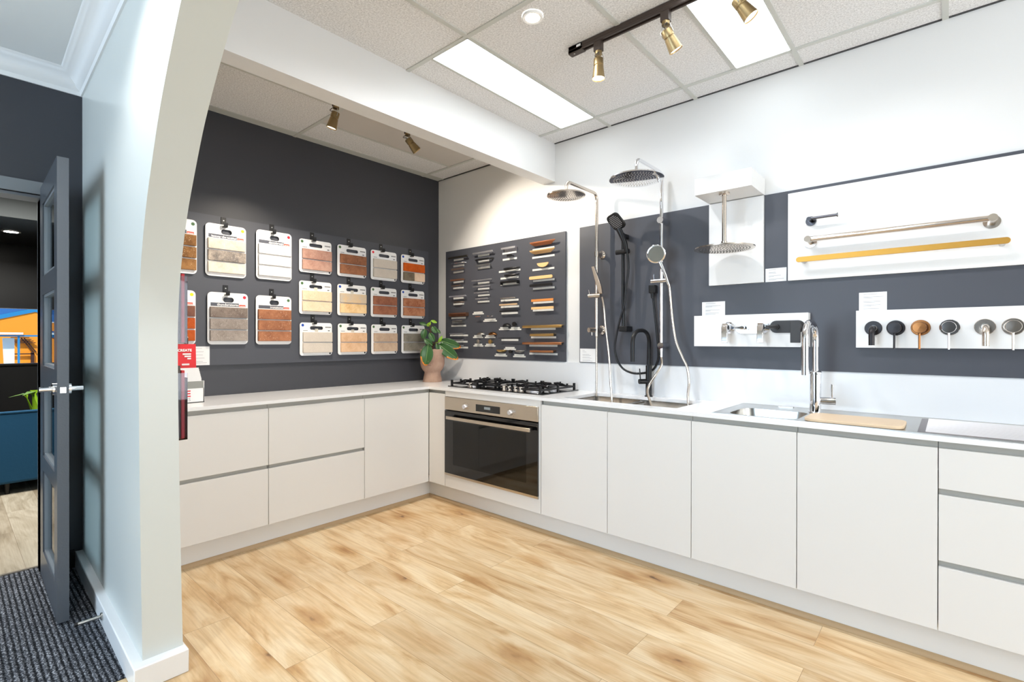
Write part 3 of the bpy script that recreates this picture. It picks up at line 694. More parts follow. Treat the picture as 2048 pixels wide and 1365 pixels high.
# ================================================================ BRICK SAMPLE BOARD (left wall)
tag(MB().box(.001, .018, -2.50, -.139, 1.104, 2.094).build('display_board', 'board_dark'), 'charcoal board carrying the brick sample cards on the dark wall', 'display board')
CG = 'brick sample cards on the charcoal board'
def hook(y, z, desc):
    h = thing('display_hook', 'black hook holding up the ' + desc, 'hook', (.018, y, z), 'black hooks on the sample board')
    MB().box(.018, .022, y-.016, y+.016, z-.036, z+.036).build('plate', 'black', h, bevel=.001)
    MB().cyl((.022, y, z+.014), (.0235, y, z+.014), .004, 10).build('screw', 'steel', h)
    MB().prism([(.02, y-.012, z-.036), (.062, y-.012, z-.036), (.066, y-.012, z-.028), (.066, y-.012, z-.006), (.061, y-.012, z-.006), (.060, y-.012, z-.028), (.02, y-.012, z-.030)], (0, .024, 0)).build('prong', 'black', h)
def card(y0, z0, w_, h_, big, bricks, stick, side, desc, title=None, tsplit=.7, tape=False):
    x = .030; c = thing('sample_card', desc, 'sample card', (x, y0+w_/2, z0), CG)
    # backing with a slotted hand hole
    r = .026 if big else .02; out = rrect(y0, y0+w_, z0, z0+h_, r)
    sw, sh = (.066, .034) if big else (.105, .026); sy, sz = y0+w_/2+.002, z0+h_-(.048 if big else .040)
    hole = rrect(sy-sw/2, sy+sw/2, sz-sh/2, sz+sh/2, sh/2-.001)
    m_ = MB(); n = len(out)
    for xx in (x, x+.004):
        m_.add([(xx, a, b_) for a, b_ in out]+[(xx, a, b_) for a, b_ in hole], [(i, (i+1) % n, n+(i+1) % n, n+i) for i in range(n)])
    for ring in (out, hole):
        m_.add([(x, a, b_) for a, b_ in ring]+[(x+.004, a, b_) for a, b_ in ring], [(i, (i+1) % n, n+(i+1) % n, n+i) for i in range(n)])
    m_.build('backing_card', 'card', c)
    xf = x+.004; nb = len(bricks)
    if big: bx0, bx1, top_, bh, gap = y0+.012, y0+w_-.006, z0+h_-.098, .069, .0085
    else: bx0, bx1, top_, bh, gap = y0+.020, y0+w_-.003, z0+h_-.073, .073, .008
    for k, bm_ in enumerate(bricks):
        zt_ = top_-k*(bh+gap)
        segs = [(bx0, bx1, bm_)] if not isinstance(bm_, tuple) else [(bx0, (bx0+bx1)/2-.002, bm_[0]), ((bx0+bx1)/2, bx1, bm_[1])]
        for a, b_, mm in segs:
            m_ = MB(); m_.box(xf, xf+.016, a, b_, zt_-bh, zt_); m_.build('brick_slip', mm, c, bevel=.0025)
    if big: m_ = MB().lathe((xf+.0006, y0+w_-.022, z0+h_-.026), (1, 0, 0), [(0, 0), (.0105, 0)], 20)
    else: m_ = MB().lathe((xf+.0006, y0+.022, z0+h_-.020), (1, 0, 0), [(0, 0), (.0105, 0)], 20)
    m_.build('colour_dot', 'sticker_'+stick, c)
    if big:
        zt_ = z0+h_-.092; ya = y0+.018; yb = y0+w_-.058
        MB().box(xf, xf+.0006, ya, yb, zt_, zt_+.023).build('title_strip', 'title_grey', c)
        MB().box(xf, xf+.0006, yb+.002, yb+.042, zt_, zt_+.015).build('maker_tag', 'orange_red', c)
        m_ = MB()
        for k in range(5): m_.box(xf+.0006, xf+.001, yb+.006+.007*k, yb+.011+.007*k, zt_+.002, zt_+.007)
        m_.build('tag_print', 'card', c)
        if title: words(title, .027 if len(title) < 14 else .0205, (xf+.0008, yb-.003, zt_+.004), (0, .86, 0), (0, 0, .86), 'card', 'lettering', c, 'RIGHT', .0006)
    else:
        m_ = MB()
        for k in range(6): m_.box(xf, xf+.0005, y0+w_-.055+.008*k, y0+w_-.0495+.008*k, z0+h_-.037, z0+h_-.0285)
        for k in range(5): m_.box(xf, xf+.0005, y0+.026+.007*k, y0+.031+.007*k, z0+h_-.062, z0+h_-.058)
        m_.box(xf, xf+.0005, y0+w_-.034, y0+w_-.018, z0+h_-.062, z0+h_-.056)
        m_.build('small_print', 'ink', c)
        MB().box(xf, xf+.0005, y0+w_-.022, y0+w_-.010, z0+.007, z0+.020).build('corner_mark', 'black', c)
        MB().box(xf, xf+.0006, y0+.03, y0+w_-.03, z0+.006, z0+.0075).build('foot_print', 'ink_pale', c)
        if tape: MB().box(xf, xf+.0006, y0+w_/2-.012, y0+w_/2+.014, z0+h_-.070, z0+h_-.045).build('tape', 'tape', c)
    hook(y0+w_/2+(-.012 if big else -.022), z0+h_+(.016 if big else .024), desc.split(' sample card')[0] + ' card')
BIG = [(-2.295, 1.693, ('bk_brown',)*3, 'green', 'speckled brown brick sample card cut off by the column, top row', 'cabin'),
       (-1.997, 1.693, ('bk_cream', 'bk_charred', 'bk_cream'), 'yellow', 'cream and charred tumbled brick sample card with yellow dot', 'laneway vibe tumbled'),
       (-1.681, 1.701, ('bk_white',)*3, 'red', 'white brick sample card with red dot in the top row', 'dawnbreak'),
       (-2.302, 1.241, ('bk_plum', 'bk_rust', 'bk_rust'), 'yellow', 'plum and rust brick sample card behind the brochures, lower row', 'rustic'),
       (-1.985, 1.241, ('bk_stone', 'bk_stone_pale', 'bk_stone_pale'), 'red', 'pitted grey stone brick sample card with red dot', 'thunderstorm'),
       (-1.683, 1.239, ('bk_iron',)*3, 'green', 'rusty speckled three brick sample card with green dot', 'ironstone')]
for i, (y0, z0, bk, st, d, ti) in enumerate(BIG):
    card(y0, z0, .249, .346, True, bk, st, 'r', d, ti if i not in (0, 3) else None)
SM = [[('bk_rose', 'bk_rose'), 'green', 'dusty rose two brick sample card, top row beside the white brick card', 0],
      [('bk_rosewood', 'bk_rosewood'), 'green', 'dark rosewood two brick sample card in the top row', 0],
      [('bk_linen', 'bk_linen'), 'red', 'pale linen two brick sample card with red dot', 0],
      [('bk_orange', ('bk_moss', 'bk_blush')), 'blue', 'bright orange brick sample card with a split lower brick', 0],
      [('bk_sand', 'bk_sand'), 'green', 'speckled sandy cream two brick sample card, middle row', 1],
      [('bk_grey_gold', 'bk_gold'), 'blue', 'mottled grey and gold two brick sample card, middle row', 1],
      [('bk_red', 'bk_red'), 'green', 'smooth brick red two brick sample card, middle row', 0],
      [('bk_redsmear', 'bk_redsmear'), 'blue', 'smeared red two brick sample card next to the corner, middle row', 0],
      [('bk_linen', 'bk_linen'), 'blue', 'plain beige two brick sample card with blue dot, bottom row', 1],
      [('bk_biscuit', 'bk_biscuit'), 'green', 'biscuit speckled two brick sample card, bottom row', 1],
      [('bk_mushroom', 'bk_mushroom'), 'green', 'mushroom brown two brick sample card, bottom row', 0],
      [('bk_grey', 'bk_grey'), 'green', 'dark grey two brick sample card behind the pot plant', 0]]
for i, (bk, st, d, tp) in enumerate(SM):
    rr_, cc = divmod(i, 4)
    card([-1.375, -1.067, -.764, -.458][cc] + (.005 if rr_ == 2 else 0), [1.781, 1.467, 1.153][rr_], .257, .249, False, bk, st, 'l', d, None, tape=bool(tp))
def sheet(name, desc, wall, a0, a1, z0, z1, rows, off=.0185, thick=.0006):
    c = thing(name, desc, 'information sheet', (0, 0, 0), 'white information sheets')
    if wall == 'l': c.location = (off, (a0+a1)/2, z0)
    else: c.location = ((a0+a1)/2, -off, z0)
    c['_o'] = tuple(c.location)
    bx = (lambda m_, p, q_, r_, s_, d0, d1: m_.box(off+d0, off+d1, p, q_, r_, s_)) if wall == 'l' else (lambda m_, p, q_, r_, s_, d0, d1: m_.box(p, q_, -off-d1, -off-d0, r_, s_))
    m_ = MB(); bx(m_, a0, a1, z0, z1, 0, thick); m_.build('paper', 'card', c)
    m_ = MB(); W = a1-a0; H_ = z1-z0
    for (fz, fl) in rows: bx(m_, a0+W*.16, a0+W*(.16+.72*fl), z1-H_*fz-.0009, z1-H_*fz+.0009, thick, thick+.0002)
    m_.build('printed_lines', 'ink_pale', c)
sheet('price_sheet', 'small white list sheet at the bottom left of the brick board', 'l', -2.10, -1.968, 1.106, 1.228, [(.1, .7), (.28, .8), (.45, .75), (.62, .85), (.80, .75), (.87, 1)])

# ================================================================ BROCHURES AT THE LEFT END
for z0, z1, lab, cols in ((1.258, 1.585, 'upper clear wall rack of brochures on the column', ('brochure_brown', 'brochure_brown', 'red')), (.862, 1.185, 'lower clear wall rack with dark and red brochures on the column', ('brochure_brown', 'brochure_brown', 'red'))):
    rk = thing('brochure_rack', lab, 'brochure holder', (1.18, K, z0), 'clear racks on the back of the column')
    yb = K+.0005; m_ = MB(); m_.box(1.05, 1.30, yb, yb+.003, z0, z1+.02); m_.box(1.05, 1.30, yb+.052, yb+.055, z0, z1-.07); m_.box(1.05, 1.30, yb, yb+.055, z0-.003, z0); m_.box(1.05, 1.053, yb, yb+.055, z0, z1-.05); m_.box(1.297, 1.30, yb, yb+.055, z0, z1-.05)
    m_.build('acrylic_pocket', 'acrylic', rk)
    for k, cn in enumerate(cols):
        a = yb+.005+.015*k
        tag(MB().box(1.06, 1.292, a, a+.012, z0+.002, z1-.02*k).build('brochure', cn, bevel=.0008), '%s brochure, %s in the %s' % ('red' if cn == 'red' else 'dark brown', ('rearmost', 'middle', 'front')[k], lab.split(' on the')[0]), 'brochure', 'brochures in the clear racks')
hd = thing('leaflet_dispenser', 'white counter leaflet holder with red letters at the left end', 'leaflet holder', (.25, -2.2, .9))
MB().box(.325, .330, -2.32, -2.094, .9015, 1.028).build('front_panel', 'card', hd, bevel=.001)
MB().box(.12, .33, -2.099, -2.094, .9015, .985).build('side_panel', 'card', hd); MB().box(.12, .33, -2.32, -2.315, .9015, .985).build('side_panel', 'card', hd)
MB().box(.12, .33, -2.32, -2.094, .9005, .905).build('base', 'black', hd)
MB().box(.3302, .3306, -2.318, -2.098, .985, 1.027).build('grey_band', 'brochure_grey', hd)
words('CREATE', .052, (.3304, -2.165, .938), (0, 1, 0), (0, 0, 1), 'red', 'lettering', hd, 'RIGHT', .0012)
words('BROCHURES', .026, (.3304, -2.165, .913), (0, 1, 0), (0, 0, 1), 'ink_pale', 'lettering', hd, 'RIGHT')
for k in range(7):
    x = .31-.021*k
    tag(MB().prism([(x, -2.31, .91), (x, -2.100+.001*k, .91), (x-.012, -2.100+.004*k, 1.045+.009*k), (x-.012, -2.31, 1.045+.009*k)], (-.003, 0, 0)).build('leaflet', 'card'), 'white leaflet fanned in the counter holder, %s' % ('front one', 'second', 'third', 'fourth', 'fifth', 'sixth', 'rearmost of the white ones')[k], 'leaflet', 'white leaflets in the counter holder')
bk_ = thing('booklet', 'red booklet standing behind the white leaflets', 'booklet', (.14, -2.2, .91))
MB().prism([(.155, -2.30, .91), (.155, -2.082, .91), (.135, -2.082, 1.245), (.135, -2.30, 1.245)], (-.008, 0, 0)).build('cover', 'red', bk_)
words('CREATE', .021, (.1415, -2.106, 1.200), (0, 1, 0), (0, 0, 1), 'card', 'lettering', bk_, 'RIGHT', .0008)
m_ = MB()
for k, (a, b_) in enumerate(((.045, .012), (.035, .012), (.02, .012))): m_.box(.143, .1434, -2.11-a, -2.11, 1.184-.014*k-.005, 1.184-.014*k+.004)
m_.box(.1465, .1469, -2.16, -2.12, 1.115, 1.125); m_.build('print', 'card', bk_)
tag(MB().box(.105, .120, -2.36, -2.118, .9005, 1.285).build('timber_look_folder', 'brochure_brown', bevel=.001), 'dark timber look folder standing behind the red booklet', 'folder')
tag(MB().prism([(.10, -2.36, 1.2855), (.10, -2.14, 1.2855), (.10, -2.15, 1.298), (.10, -2.36, 1.298)], (.1, 0, 0)).build('paper_stack', 'card'), 'white paper lying on top of the dark folder', 'paper')

# ================================================================ HANDLE BOARD (right wall)
tag(MB().box(.123, 1.487, -.017, -.001, 1.107, 2.096).build('display_board', ['board_dark']), 'charcoal board of cabinet handles and knobs beside the corner', 'display board')
for x in (.50, 1.24): tag(MB().lathe((x, -.0172, 2.03 if x > 1 else 2.04), (0, -1, 0), [(0, .002), (.004, .0015), (.006, 0)], 14).build('screw', 'steel'), 'small screw head near the top %s of the handle board' % ('right' if x > 1 else 'left'), 'screw')
HW = [
    ('bar', 'bronze_dark', 0.195, 0.449, 2.022, 0.018, (0.238, 0.364, 2.005), 'dark bronze bar pull'),
    ('bow', 'chrome', 0.221, 0.399, 1.971, 0.012, (0.232, 0.375, 1.950), 'slim chrome bow pull'),
    ('bar', 'bronze_brown', 0.238, 0.399, 1.915, 0.017, (0.232, 0.366, 1.893), 'brown bronze bar pull'),
    ('bar', 'copper_brown', 0.225, 0.404, 1.817, 0.015, (0.233, 0.366, 1.800), 'copper brown edge pull'),
    ('bar', 'bronze_brown', 0.240, 0.362, 1.765, 0.012, (0.230, 0.366, 1.746), 'short bronze edge pull'),
    ('bar', 'silver', 0.208, 0.428, 1.669, 0.013, (0.233, 0.367, 1.653), 'pale silver bar pull'),
    ('bow', 'bronze_brown', 0.256, 0.375, 1.615, 0.012, (0.233, 0.372, 1.600), 'short bronze bow pull'),
    ('box', 'copper_brown', 0.200, 0.433, 1.511, 0.014, (0.204, 0.396, 1.473), 'long brown open box pull'),
    ('box', 'steel', 0.249, 0.385, 1.444, 0.012, (0.204, 0.400, 1.401), 'short steel open box pull'),
    ('bar', 'silver', 0.213, 0.392, 1.329, 0.007, (0.187, 0.425, 1.313), 'thin silver pull beside the plant, upper'),
    ('bar', 'silver', 0.256, 0.379, 1.273, 0.007, (0.222, 0.419, 1.256), 'thin silver pull beside the plant, middle'),
    ('bar', 'silver', 0.256, 0.379, 1.222, 0.007, (0.222, 0.425, 1.203), 'thin silver pull beside the plant, lower'),
    ('bar', 'silver', 0.517, 0.760, 2.029, 0.014, (0.553, 0.691, 2.010), 'long polished silver bar pull'),
    ('bow', 'black', 0.537, 0.739, 1.971, 0.016, (0.560, 0.686, 1.957), 'black arched bow pull'),
    ('bar', 'steel', 0.557, 0.728, 1.919, 0.015, (0.553, 0.696, 1.900), 'short brushed steel bar pull'),
    ('tbar', 'silver', 0.505, 0.749, 1.789, 0.005, (0.553, 0.691, 1.768), 'longest slim silver bar on two posts'),
    ('tbar', 'silver', 0.520, 0.730, 1.736, 0.005, (0.552, 0.691, 1.716), 'second longest slim silver bar on two posts'),
    ('tbar', 'silver', 0.536, 0.711, 1.681, 0.005, (0.554, 0.693, 1.660), 'third longest slim silver bar on two posts'),
    ('tbar', 'silver', 0.553, 0.700, 1.628, 0.005, (0.552, 0.691, 1.605), 'shortest slim silver bar on two posts'),
    ('tknob', 'chrome', 0.554, 0.616, 1.472, 0.008, (0.486, 0.624, 1.508), 'left chrome T shaped knob'),
    ('tknob', 'chrome', 0.700, 0.760, 1.472, 0.008, (0.620, 0.779, 1.442), 'right chrome T shaped knob'),
    ('cup', 'steel', 0.538, 0.636, 1.330, 0.026, (0.492, 0.617, 1.301), 'grey steel cup pull'),
    ('cup', 'bronze', 0.682, 0.780, 1.329, 0.025, (0.638, 0.763, 1.300), 'bronze cup pull'),
    ('knob', 'steel', 0.555, 0.593, 1.257, 0.026, (0.497, 0.619, 1.226), 'small round steel knob'),
    ('knob', 'brass', 0.701, 0.740, 1.257, 0.025, (0.638, 0.763, 1.227), 'small round brass knob'),
    ('lip', 'silver', 0.856, 1.009, 2.032, 0.016, (0.844, 0.999, 1.997), 'pale silver lip pull'),
    ('bar', 'black', 0.922, 0.975, 1.967, 0.018, (0.848, 1.003, 1.945), 'tiny black square pull'),
    ('arc', 'black', 0.855, 1.040, 1.859, 0.022, (0.804, 1.041, 1.847), 'wide black leaf shaped pull'),
    ('arc', 'black', 0.866, 1.032, 1.803, 0.023, (0.823, 1.022, 1.789), 'narrower black leaf shaped pull'),
    ('box', 'black', 0.846, 1.031, 1.755, 0.013, (0.823, 1.026, 1.739), 'black open box pull'),
    ('bar', 'steel', 0.848, 1.013, 1.619, 0.009, (0.827, 1.021, 1.603), 'steel edge pull above the tan pull'),
    ('bar', 'tan', 0.839, 1.034, 1.565, 0.013, (0.827, 1.026, 1.549), 'tan timber edge pull'),
    ('bar', 'black', 0.841, 1.036, 1.511, 0.011, (0.834, 1.016, 1.495), 'black edge pull below the tan pull'),
    ('cup', 'black', 0.847, 0.941, 1.397, 0.030, (0.805, 0.924, 1.367), 'black cup pull'),
    ('knob', 'black', 0.972, 1.013, 1.399, 0.030, (0.927, 1.051, 1.365), 'round black knob'),
    ('bar', 'black', 0.827, 1.063, 1.288, 0.005, (0.834, 1.021, 1.272), 'thin black shelf edge pull'),
    ('cup2', 'brass', 0.779, 0.888, 1.177, 0.019, (0.755, 0.896, 1.145), 'brass scoop pull'),
    ('knob', 'black', 0.934, 0.966, 1.175, 0.021, (0.863, 0.994, 1.201), 'dark knob between the scoop pulls'),
    ('cup2', 'steel', 0.983, 1.085, 1.176, 0.019, (0.964, 1.097, 1.143), 'steel scoop pull'),
    ('lean', 'wood_red', 1.168, 1.415, 2.018, 0.026, (1.170, 1.383, 1.989), 'red brown timber half round pull'),
    ('lean', 'wood_light', 1.167, 1.412, 1.954, 0.025, (1.167, 1.387, 1.927), 'pale timber half round pull'),
    ('moon', 'wood_light', 1.233, 1.345, 1.869, 0.000, (1.169, 1.384, 1.829), 'small pale timber half moon pull'),
    ('pill', 'wood_light', 1.159, 1.388, 1.762, 0.025, (1.174, 1.386, 1.741), 'pale timber rounded pull'),
    ('pill', 'black', 1.162, 1.385, 1.702, 0.022, (1.174, 1.387, 1.679), 'black timber rounded pull'),
    ('bar', 'wood_orange', 1.183, 1.398, 1.583, 0.019, (1.177, 1.377, 1.567), 'orange timber edge pull'),
    ('bar', 'wood_light', 1.183, 1.400, 1.522, 0.019, (1.174, 1.378, 1.507), 'pale timber edge pull'),
    ('step', 'brass', 1.091, 1.475, 1.378, 0.020, (1.155, 1.396, 1.359), 'long brass profile pull'),
    ('step', 'brass', 1.169, 1.401, 1.312, 0.018, (1.155, 1.401, 1.293), 'short brass profile pull'),
    ('step', 'copper', 1.091, 1.473, 1.246, 0.018, (1.138, 1.415, 1.228), 'long copper profile pull'),
    ('step', 'copper', 1.169, 1.399, 1.183, 0.015, (1.138, 1.415, 1.163), 'short copper profile pull'),
]
def pull(kind, mt, x0, x1, z, t, d):
    yb = -.0172; lab = d + ' on the handle board'
    root = thing('knob_sample' if 'knob' in kind or 'knob' in d else 'cabinet_pull', lab, 'knob' if 'knob' in d else 'handle', ((x0+x1)/2, yb, z), 'handles and knobs on the charcoal board')
    yf = -.050; w_ = x1-x0; zm = z-t/2
    def posts(ya=yf, xs=(x0+.12*w_, x1-.12*w_), r=.004, zz=None):
        for x in xs: MB().cyl((x, yb, zm if zz is None else zz), (x, ya, zm if zz is None else zz), r, 10).build('post', mt, root)
    if kind == 'bar':
        MB().box(x0, x1, yf-.004, yf+.003, z-t, z).build('grip', mt, root, bevel=.001); posts(yf+.003)
    elif kind == 'bow':
        MB().tube([(x0, yb, zm), (x0+.012, yf+.008, zm), (x0+.03, yf, zm), (x1-.03, yf, zm), (x1-.012, yf+.008, zm), (x1, yb, zm)], max(t/2, .004), 10).build('grip', mt, root)
    elif kind == 'tbar':
        MB().tube([(x0, yf, z), (x1, yf, z)], .0045, 12).build('grip', mt, root); posts(yf, (x0+.14*w_, x1-.14*w_), .004, z)
    elif kind == 'box':
        MB().box(x0, x1, yf-.002, yf+.001, z-t, z).box(x0, x1, yf, yb, z-.002, z).build('grip', mt, root)
        MB().box(x0, x0+.004, yf, yb, z-t-.016, z).box(x1-.004, x1, yf, yb, z-t-.016, z).build('end_cap', mt, root)
        MB().box(x0, x1, yb-.003, yb, z-t-.016, z-t).build('back_plate', mt, root)
    elif kind == 'lip':
        MB().box(x0, x1, yf, yb, z-.004, z).box(x0, x1, yf-.003, yf, z-t, z).build('grip', mt, root, bevel=.001); MB().box(x0+.012, x1-.004, yb-.004, yb, z-t-.02, z-.004).build('back_plate', mt, root)
    elif kind == 'step':
        MB().prism([(x0, yb, z), (x0, yf, z), (x0, yf-.003, z-.004), (x0, yf-.003, z-t), (x0, yf, z-t), (x0, yf+.002, z-.005), (x0, yb, z-.004)], (w_, 0, 0)).build('grip', mt, root)
        MB().cyl((x1-.02, yf-.0035, zm), (x1-.02, yf-.0025, zm), .004, 12).build('rivet', mt, root)
    elif kind == 'arc':
        top_ = []; n = 14
        for k in range(n+1): a = math.pi*k/n; top_.append((x0+w_*(1-math.cos(a))/2, yb-.034*math.sin(a), z))
        m_ = MB(); m_.add(top_+[(p[0], p[1]+.004, z-t*math.sin(math.pi*k/n)) for k, p in enumerate(top_)], [(k, k+1, n+2+k, n+1+k) for k in range(n)], True)
        q_ = m_.build('grip', mt, root); q_.modifiers.new('solid', 'SOLIDIFY').thickness = .003
    elif kind in ('cup', 'cup2'):
        m_ = MB(); n, k2 = 16, 6; rx = w_/2; vs = []
        for i in range(n+1):
            a = math.pi*i/n
            for j in range(k2+1):
                b_ = math.pi/2*j/k2
                zz = (z-t+t*math.sin(a)*math.cos(b_)) if kind == 'cup' else (z-t*math.sin(a)*math.cos(b_))
                vs.append(((x0+x1)/2-rx*math.cos(a), yb-.028*math.sin(a)*math.sin(b_), zz))
        m_.add(vs, [(i*(k2+1)+j, (i+1)*(k2+1)+j, (i+1)*(k2+1)+j+1, i*(k2+1)+j+1) for i in range(n) for j in range(k2)], True)
        q_ = m_.build('cup', mt, root); q_.modifiers.new('solid', 'SOLIDIFY').thickness = .002
        MB().box(x0-.002, x1+.002, yb-.002, yb, (z-t if kind == 'cup' else z)-.002, (z-t if kind == 'cup' else z)+.002).build('flange', mt, root)
    elif kind == 'knob':
        r = w_/2; MB().lathe(((x0+x1)/2, yb, z-r*.6), (0, -1, 0), [(r*.5, 0), (r*.42, .010), (r*.9, .016), (r, .022), (r*.9, .028), (0, .030)], 20).build('knob_head', mt, root)
    elif kind == 'tknob':
        xm = (x0+x1)/2; MB().cyl((xm, yb, z), (xm, yf, z), .005, 12).build('post', mt, root); MB().box(x0, x1, yf-.006, yf, z-.005, z+.005).build('grip', mt, root, bevel=.001)
    elif kind == 'lean':       # half-round timber scoop with slanted ends
        m_ = MB(); n = 8; vs = []
        for k in range(n+1):
            a = math.pi/2*k/n; yy = yb-.012-.026*math.cos(a); zz = z+.012-t*math.sin(a)*1.15; ins = .05*(math.sin(a))**2
            vs += [(x0+ins*.75, yy, zz), (x1-ins, yy, zz)]
        m_.add(vs, [(2*k, 2*k+2, 2*k+3, 2*k+1) for k in range(n)], True); q_ = m_.build('grip', mt, root); q_.modifiers.new('solid', 'SOLIDIFY').thickness = .006
        MB().box(x0+.05, x1-.06, yb-.014, yb, z-.012, z-.006).build('back_plate', 'black', root)
    elif kind == 'moon':
        pts = [(x0+w_*(1-math.cos(math.pi*k/16))/2, -.045, z+.006-.034*math.sin(math.pi*k/16)) for k in range(17)]
        MB().prism(pts, (0, .008, 0)).build('grip', mt, root, bevel=.001); posts(-.04, ((x0+x1)/2-.015, (x0+x1)/2+.015), .004, z-.006)
    elif kind == 'pill':
        r = t/2; pts = [(a, -.052, b_) for a, b_ in rrect(x0, x1, z-t, z, r-.0005)]
        MB().prism(pts, (0, .010, 0)).build('grip', mt, root, bevel=.0015); posts(-.043)
    return lab
mat('label_paper', (226, 226, 222), .6); nt, b = nodes(MATS['label_paper'])
v = objcoord(nt, (90, 1, 1)); n_ = tex(nt, 'ShaderNodeTexNoise', v, Scale=7.0, Detail=2.0); tcz = nt.nodes.new('ShaderNodeTexCoord'); sx_ = nt.nodes.new('ShaderNodeSeparateXYZ'); nt.links.new(tcz.outputs['Generated'], sx_.inputs[0])
rz = ramp(nt, [(.30, (0, 0, 0)), (.36, (255, 255, 255)), (.64, (255, 255, 255)), (.7, (0, 0, 0))]); nt.links.new(sx_.outputs['Z'], rz.inputs[0])
rn = ramp(nt, [(.5, (0, 0, 0)), (.56, (200, 200, 200))]); nt.links.new(n_.outputs['Fac'], rn.inputs[0])
nt.links.new(mix(nt, mix(nt, 1.0, rz.outputs[0], rn.outputs[0], 'MULTIPLY'), lin((226, 226, 222)), lin((110, 110, 112))), b.inputs['Base Color'])
for kind, mt, x0, x1, z, t_, (l0, l1, lz), d in HW:
    pull(kind, mt, x0, x1, z+t_/2 if t_ else z, t_, d)
    m_ = MB(); h_ = .0075
    if kind in ('cup', 'knob', 'tknob', 'cup2'):
        m_.box(l0+.015, l1-.015, -.0205, -.0175, lz-.001, lz+.013).box(l0, l1, -.0205, -.0175, lz-.012, lz)
    else: m_.box(l0, l1, -.0205, -.0175, lz-h_, lz+h_)
    tag(m_.build('price_label', 'label_paper'), 'white strip label for the ' + d, 'label', 'label strips on the handle board')

# ================================================================ SHOWER AND TAPWARE BOARD
tag(MB().box(1.615, 4.9, -.017, -.001, 1.107, 2.103).build('display_board', 'board_dark'), 'long charcoal board behind the showers, rails and mixers', 'display board')
sheet('price_sheet', 'small white sheet low on the charcoal board beside the nickel shower', 'r', 1.621, 1.754, 1.111, 1.209, [(.14, .2), (.24, .35), (.42, .6), (.5, .75), (.62, .65), (.7, .8), (.84, .7), (.92, .9)])
sheet('price_sheet', 'white sheet between the tall shower panel and the towel rail panel', 'r', 2.880, 2.988, 1.604, 1.680, [(.1, .5), (.3, .45), (.36, .5), (.55, .8), (.62, .35), (.8, 1), (.87, .5)])
sheet('price_sheet', 'white sheet standing above the lever mixer block', 'r', 2.519, 2.657, 1.423, 1.507, [(.12, .6), (.3, .9), (.36, .4), (.6, .85), (.66, .3), (.82, .8), (.9, .6)])
sheet('price_sheet', 'white sheet standing above the round mixer block', 'r', 3.322, 3.437, 1.424, 1.516, [(.1, .7), (.25, 1), (.31, .5), (.5, .85), (.56, .6), (.7, .85), (.76, .4), (.9, .8)])
def disc(root, name, c, ax, r, t_, m_name, holes=True, hm='black', seg=48):
    MB().lathe(c, ax, [(0, 0), (r*.98, 0), (r, .001), (r, t_-.001), (r*.98, t_), (0, t_)], seg).build(name, m_name, root)
    if holes:
        m_ = MB(); C_ = Vector(c); A = Vector(ax).normalized(); N = A.orthogonal().normalized(); B = A.cross(N)
        for i in range(1, 9):
            rr_ = r*.1*i+.004; nn = max(6, int(rr_*2*math.pi/.0165))
            for k in range(nn):
                a = 2*math.pi*k/nn+i*.3; q_ = C_-A*.0012+(N*math.cos(a)+B*math.sin(a))*rr_; m_.lathe(q_, A, [(0, 0), (.0022, 0), (.0028, .0013)], 6)
        m_.build('nozzles', hm, root)
def bracket(root, x, y, z, m_name, r=.03):
    MB().lathe((x, -.0172, z), (0, -1, 0), [(r, 0), (r, .006), (r*.55, .018), (r*.45, .03), (r*.45, -y-.0172)], 24).build('wall_bracket', m_name, root)
# brushed nickel rail shower
x1s, yS = 1.806, -.09
s1 = thing('rail_shower', 'brushed nickel rail shower with round rain head, left of the black one', 'shower', (x1s, -.05, 1.3))
MB().tube(fillet([(x1s, yS, 1.30), (x1s, yS, 2.300), (x1s, -.462, 2.300), (x1s, -.462, 2.222)], .05, 10), .0115, 14).build('riser_pipe', 'nickel', s1)
MB().cyl((x1s, -.462, 2.245), (x1s, -.462, 2.213), .018, 18).build('head_joint', 'nickel', s1)
disc(s1, 'rain_head', (x1s, -.462, 2.203), (0, 0, 1), .124, .010, 'nickel')
bracket(s1, x1s, yS, 1.879, 'nickel'); MB().cyl((x1s, yS, 1.862), (x1s, yS, 1.896), .016, 20).build('pipe_collar', 'nickel', s1)
bracket(s1, x1s, yS, 1.343, 'nickel', .032)
MB().cyl((x1s-.03, -.145, 1.343), (x1s, -.06, 1.343), .017, 20).build('diverter', 'nickel', s1); MB().cyl((x1s-.02, -.12, 1.335), (x1s-.02, -.12, 1.305), .0035, 10).build('diverter_pin', 'nickel', s1)
MB().cyl((x1s-.05, yS-.022, 1.583), (x1s+.045, yS-.022, 1.583), .015, 20).build('slider', 'nickel', s1)
MB().cyl((x1s-.04, yS-.03, 1.595), (x1s-.046, yS-.03, 1.625), .003, 8).build('slider_pin', 'nickel', s1)
MB().prism([(1.838, -.112, 1.592), (1.866, -.112, 1.592), (1.872, -.142, 1.592+.05), (1.845, -.186, 1.776), (1.823, -.190, 1.776), (1.828, -.155, 1.69)], (-.010, .030, .004)).build('handset', 'nickel', s1, bevel=.003)
MB().tube(bez([(1.866, -.115, 1.57), (1.883, -.12, 1.50), (1.893, -.12, 1.39), (1.912, -.12, 1.25), (1.926, -.12, 1.13), (1.941, -.13, .985), (1.957, -.14, .86), (1.965, -.15, .74)], 6), .0075, 10).build('handset_hose', 'nickel', s1)
MB().tube([(x1s, yS, 1.305), (x1s, yS, 1.285), (x1s+.001, yS-.002, 1.0), (x1s+.004, -.105, .74)], [.010, .0075, .0075, .0075], 10).build('lower_hose', 'nickel', s1)
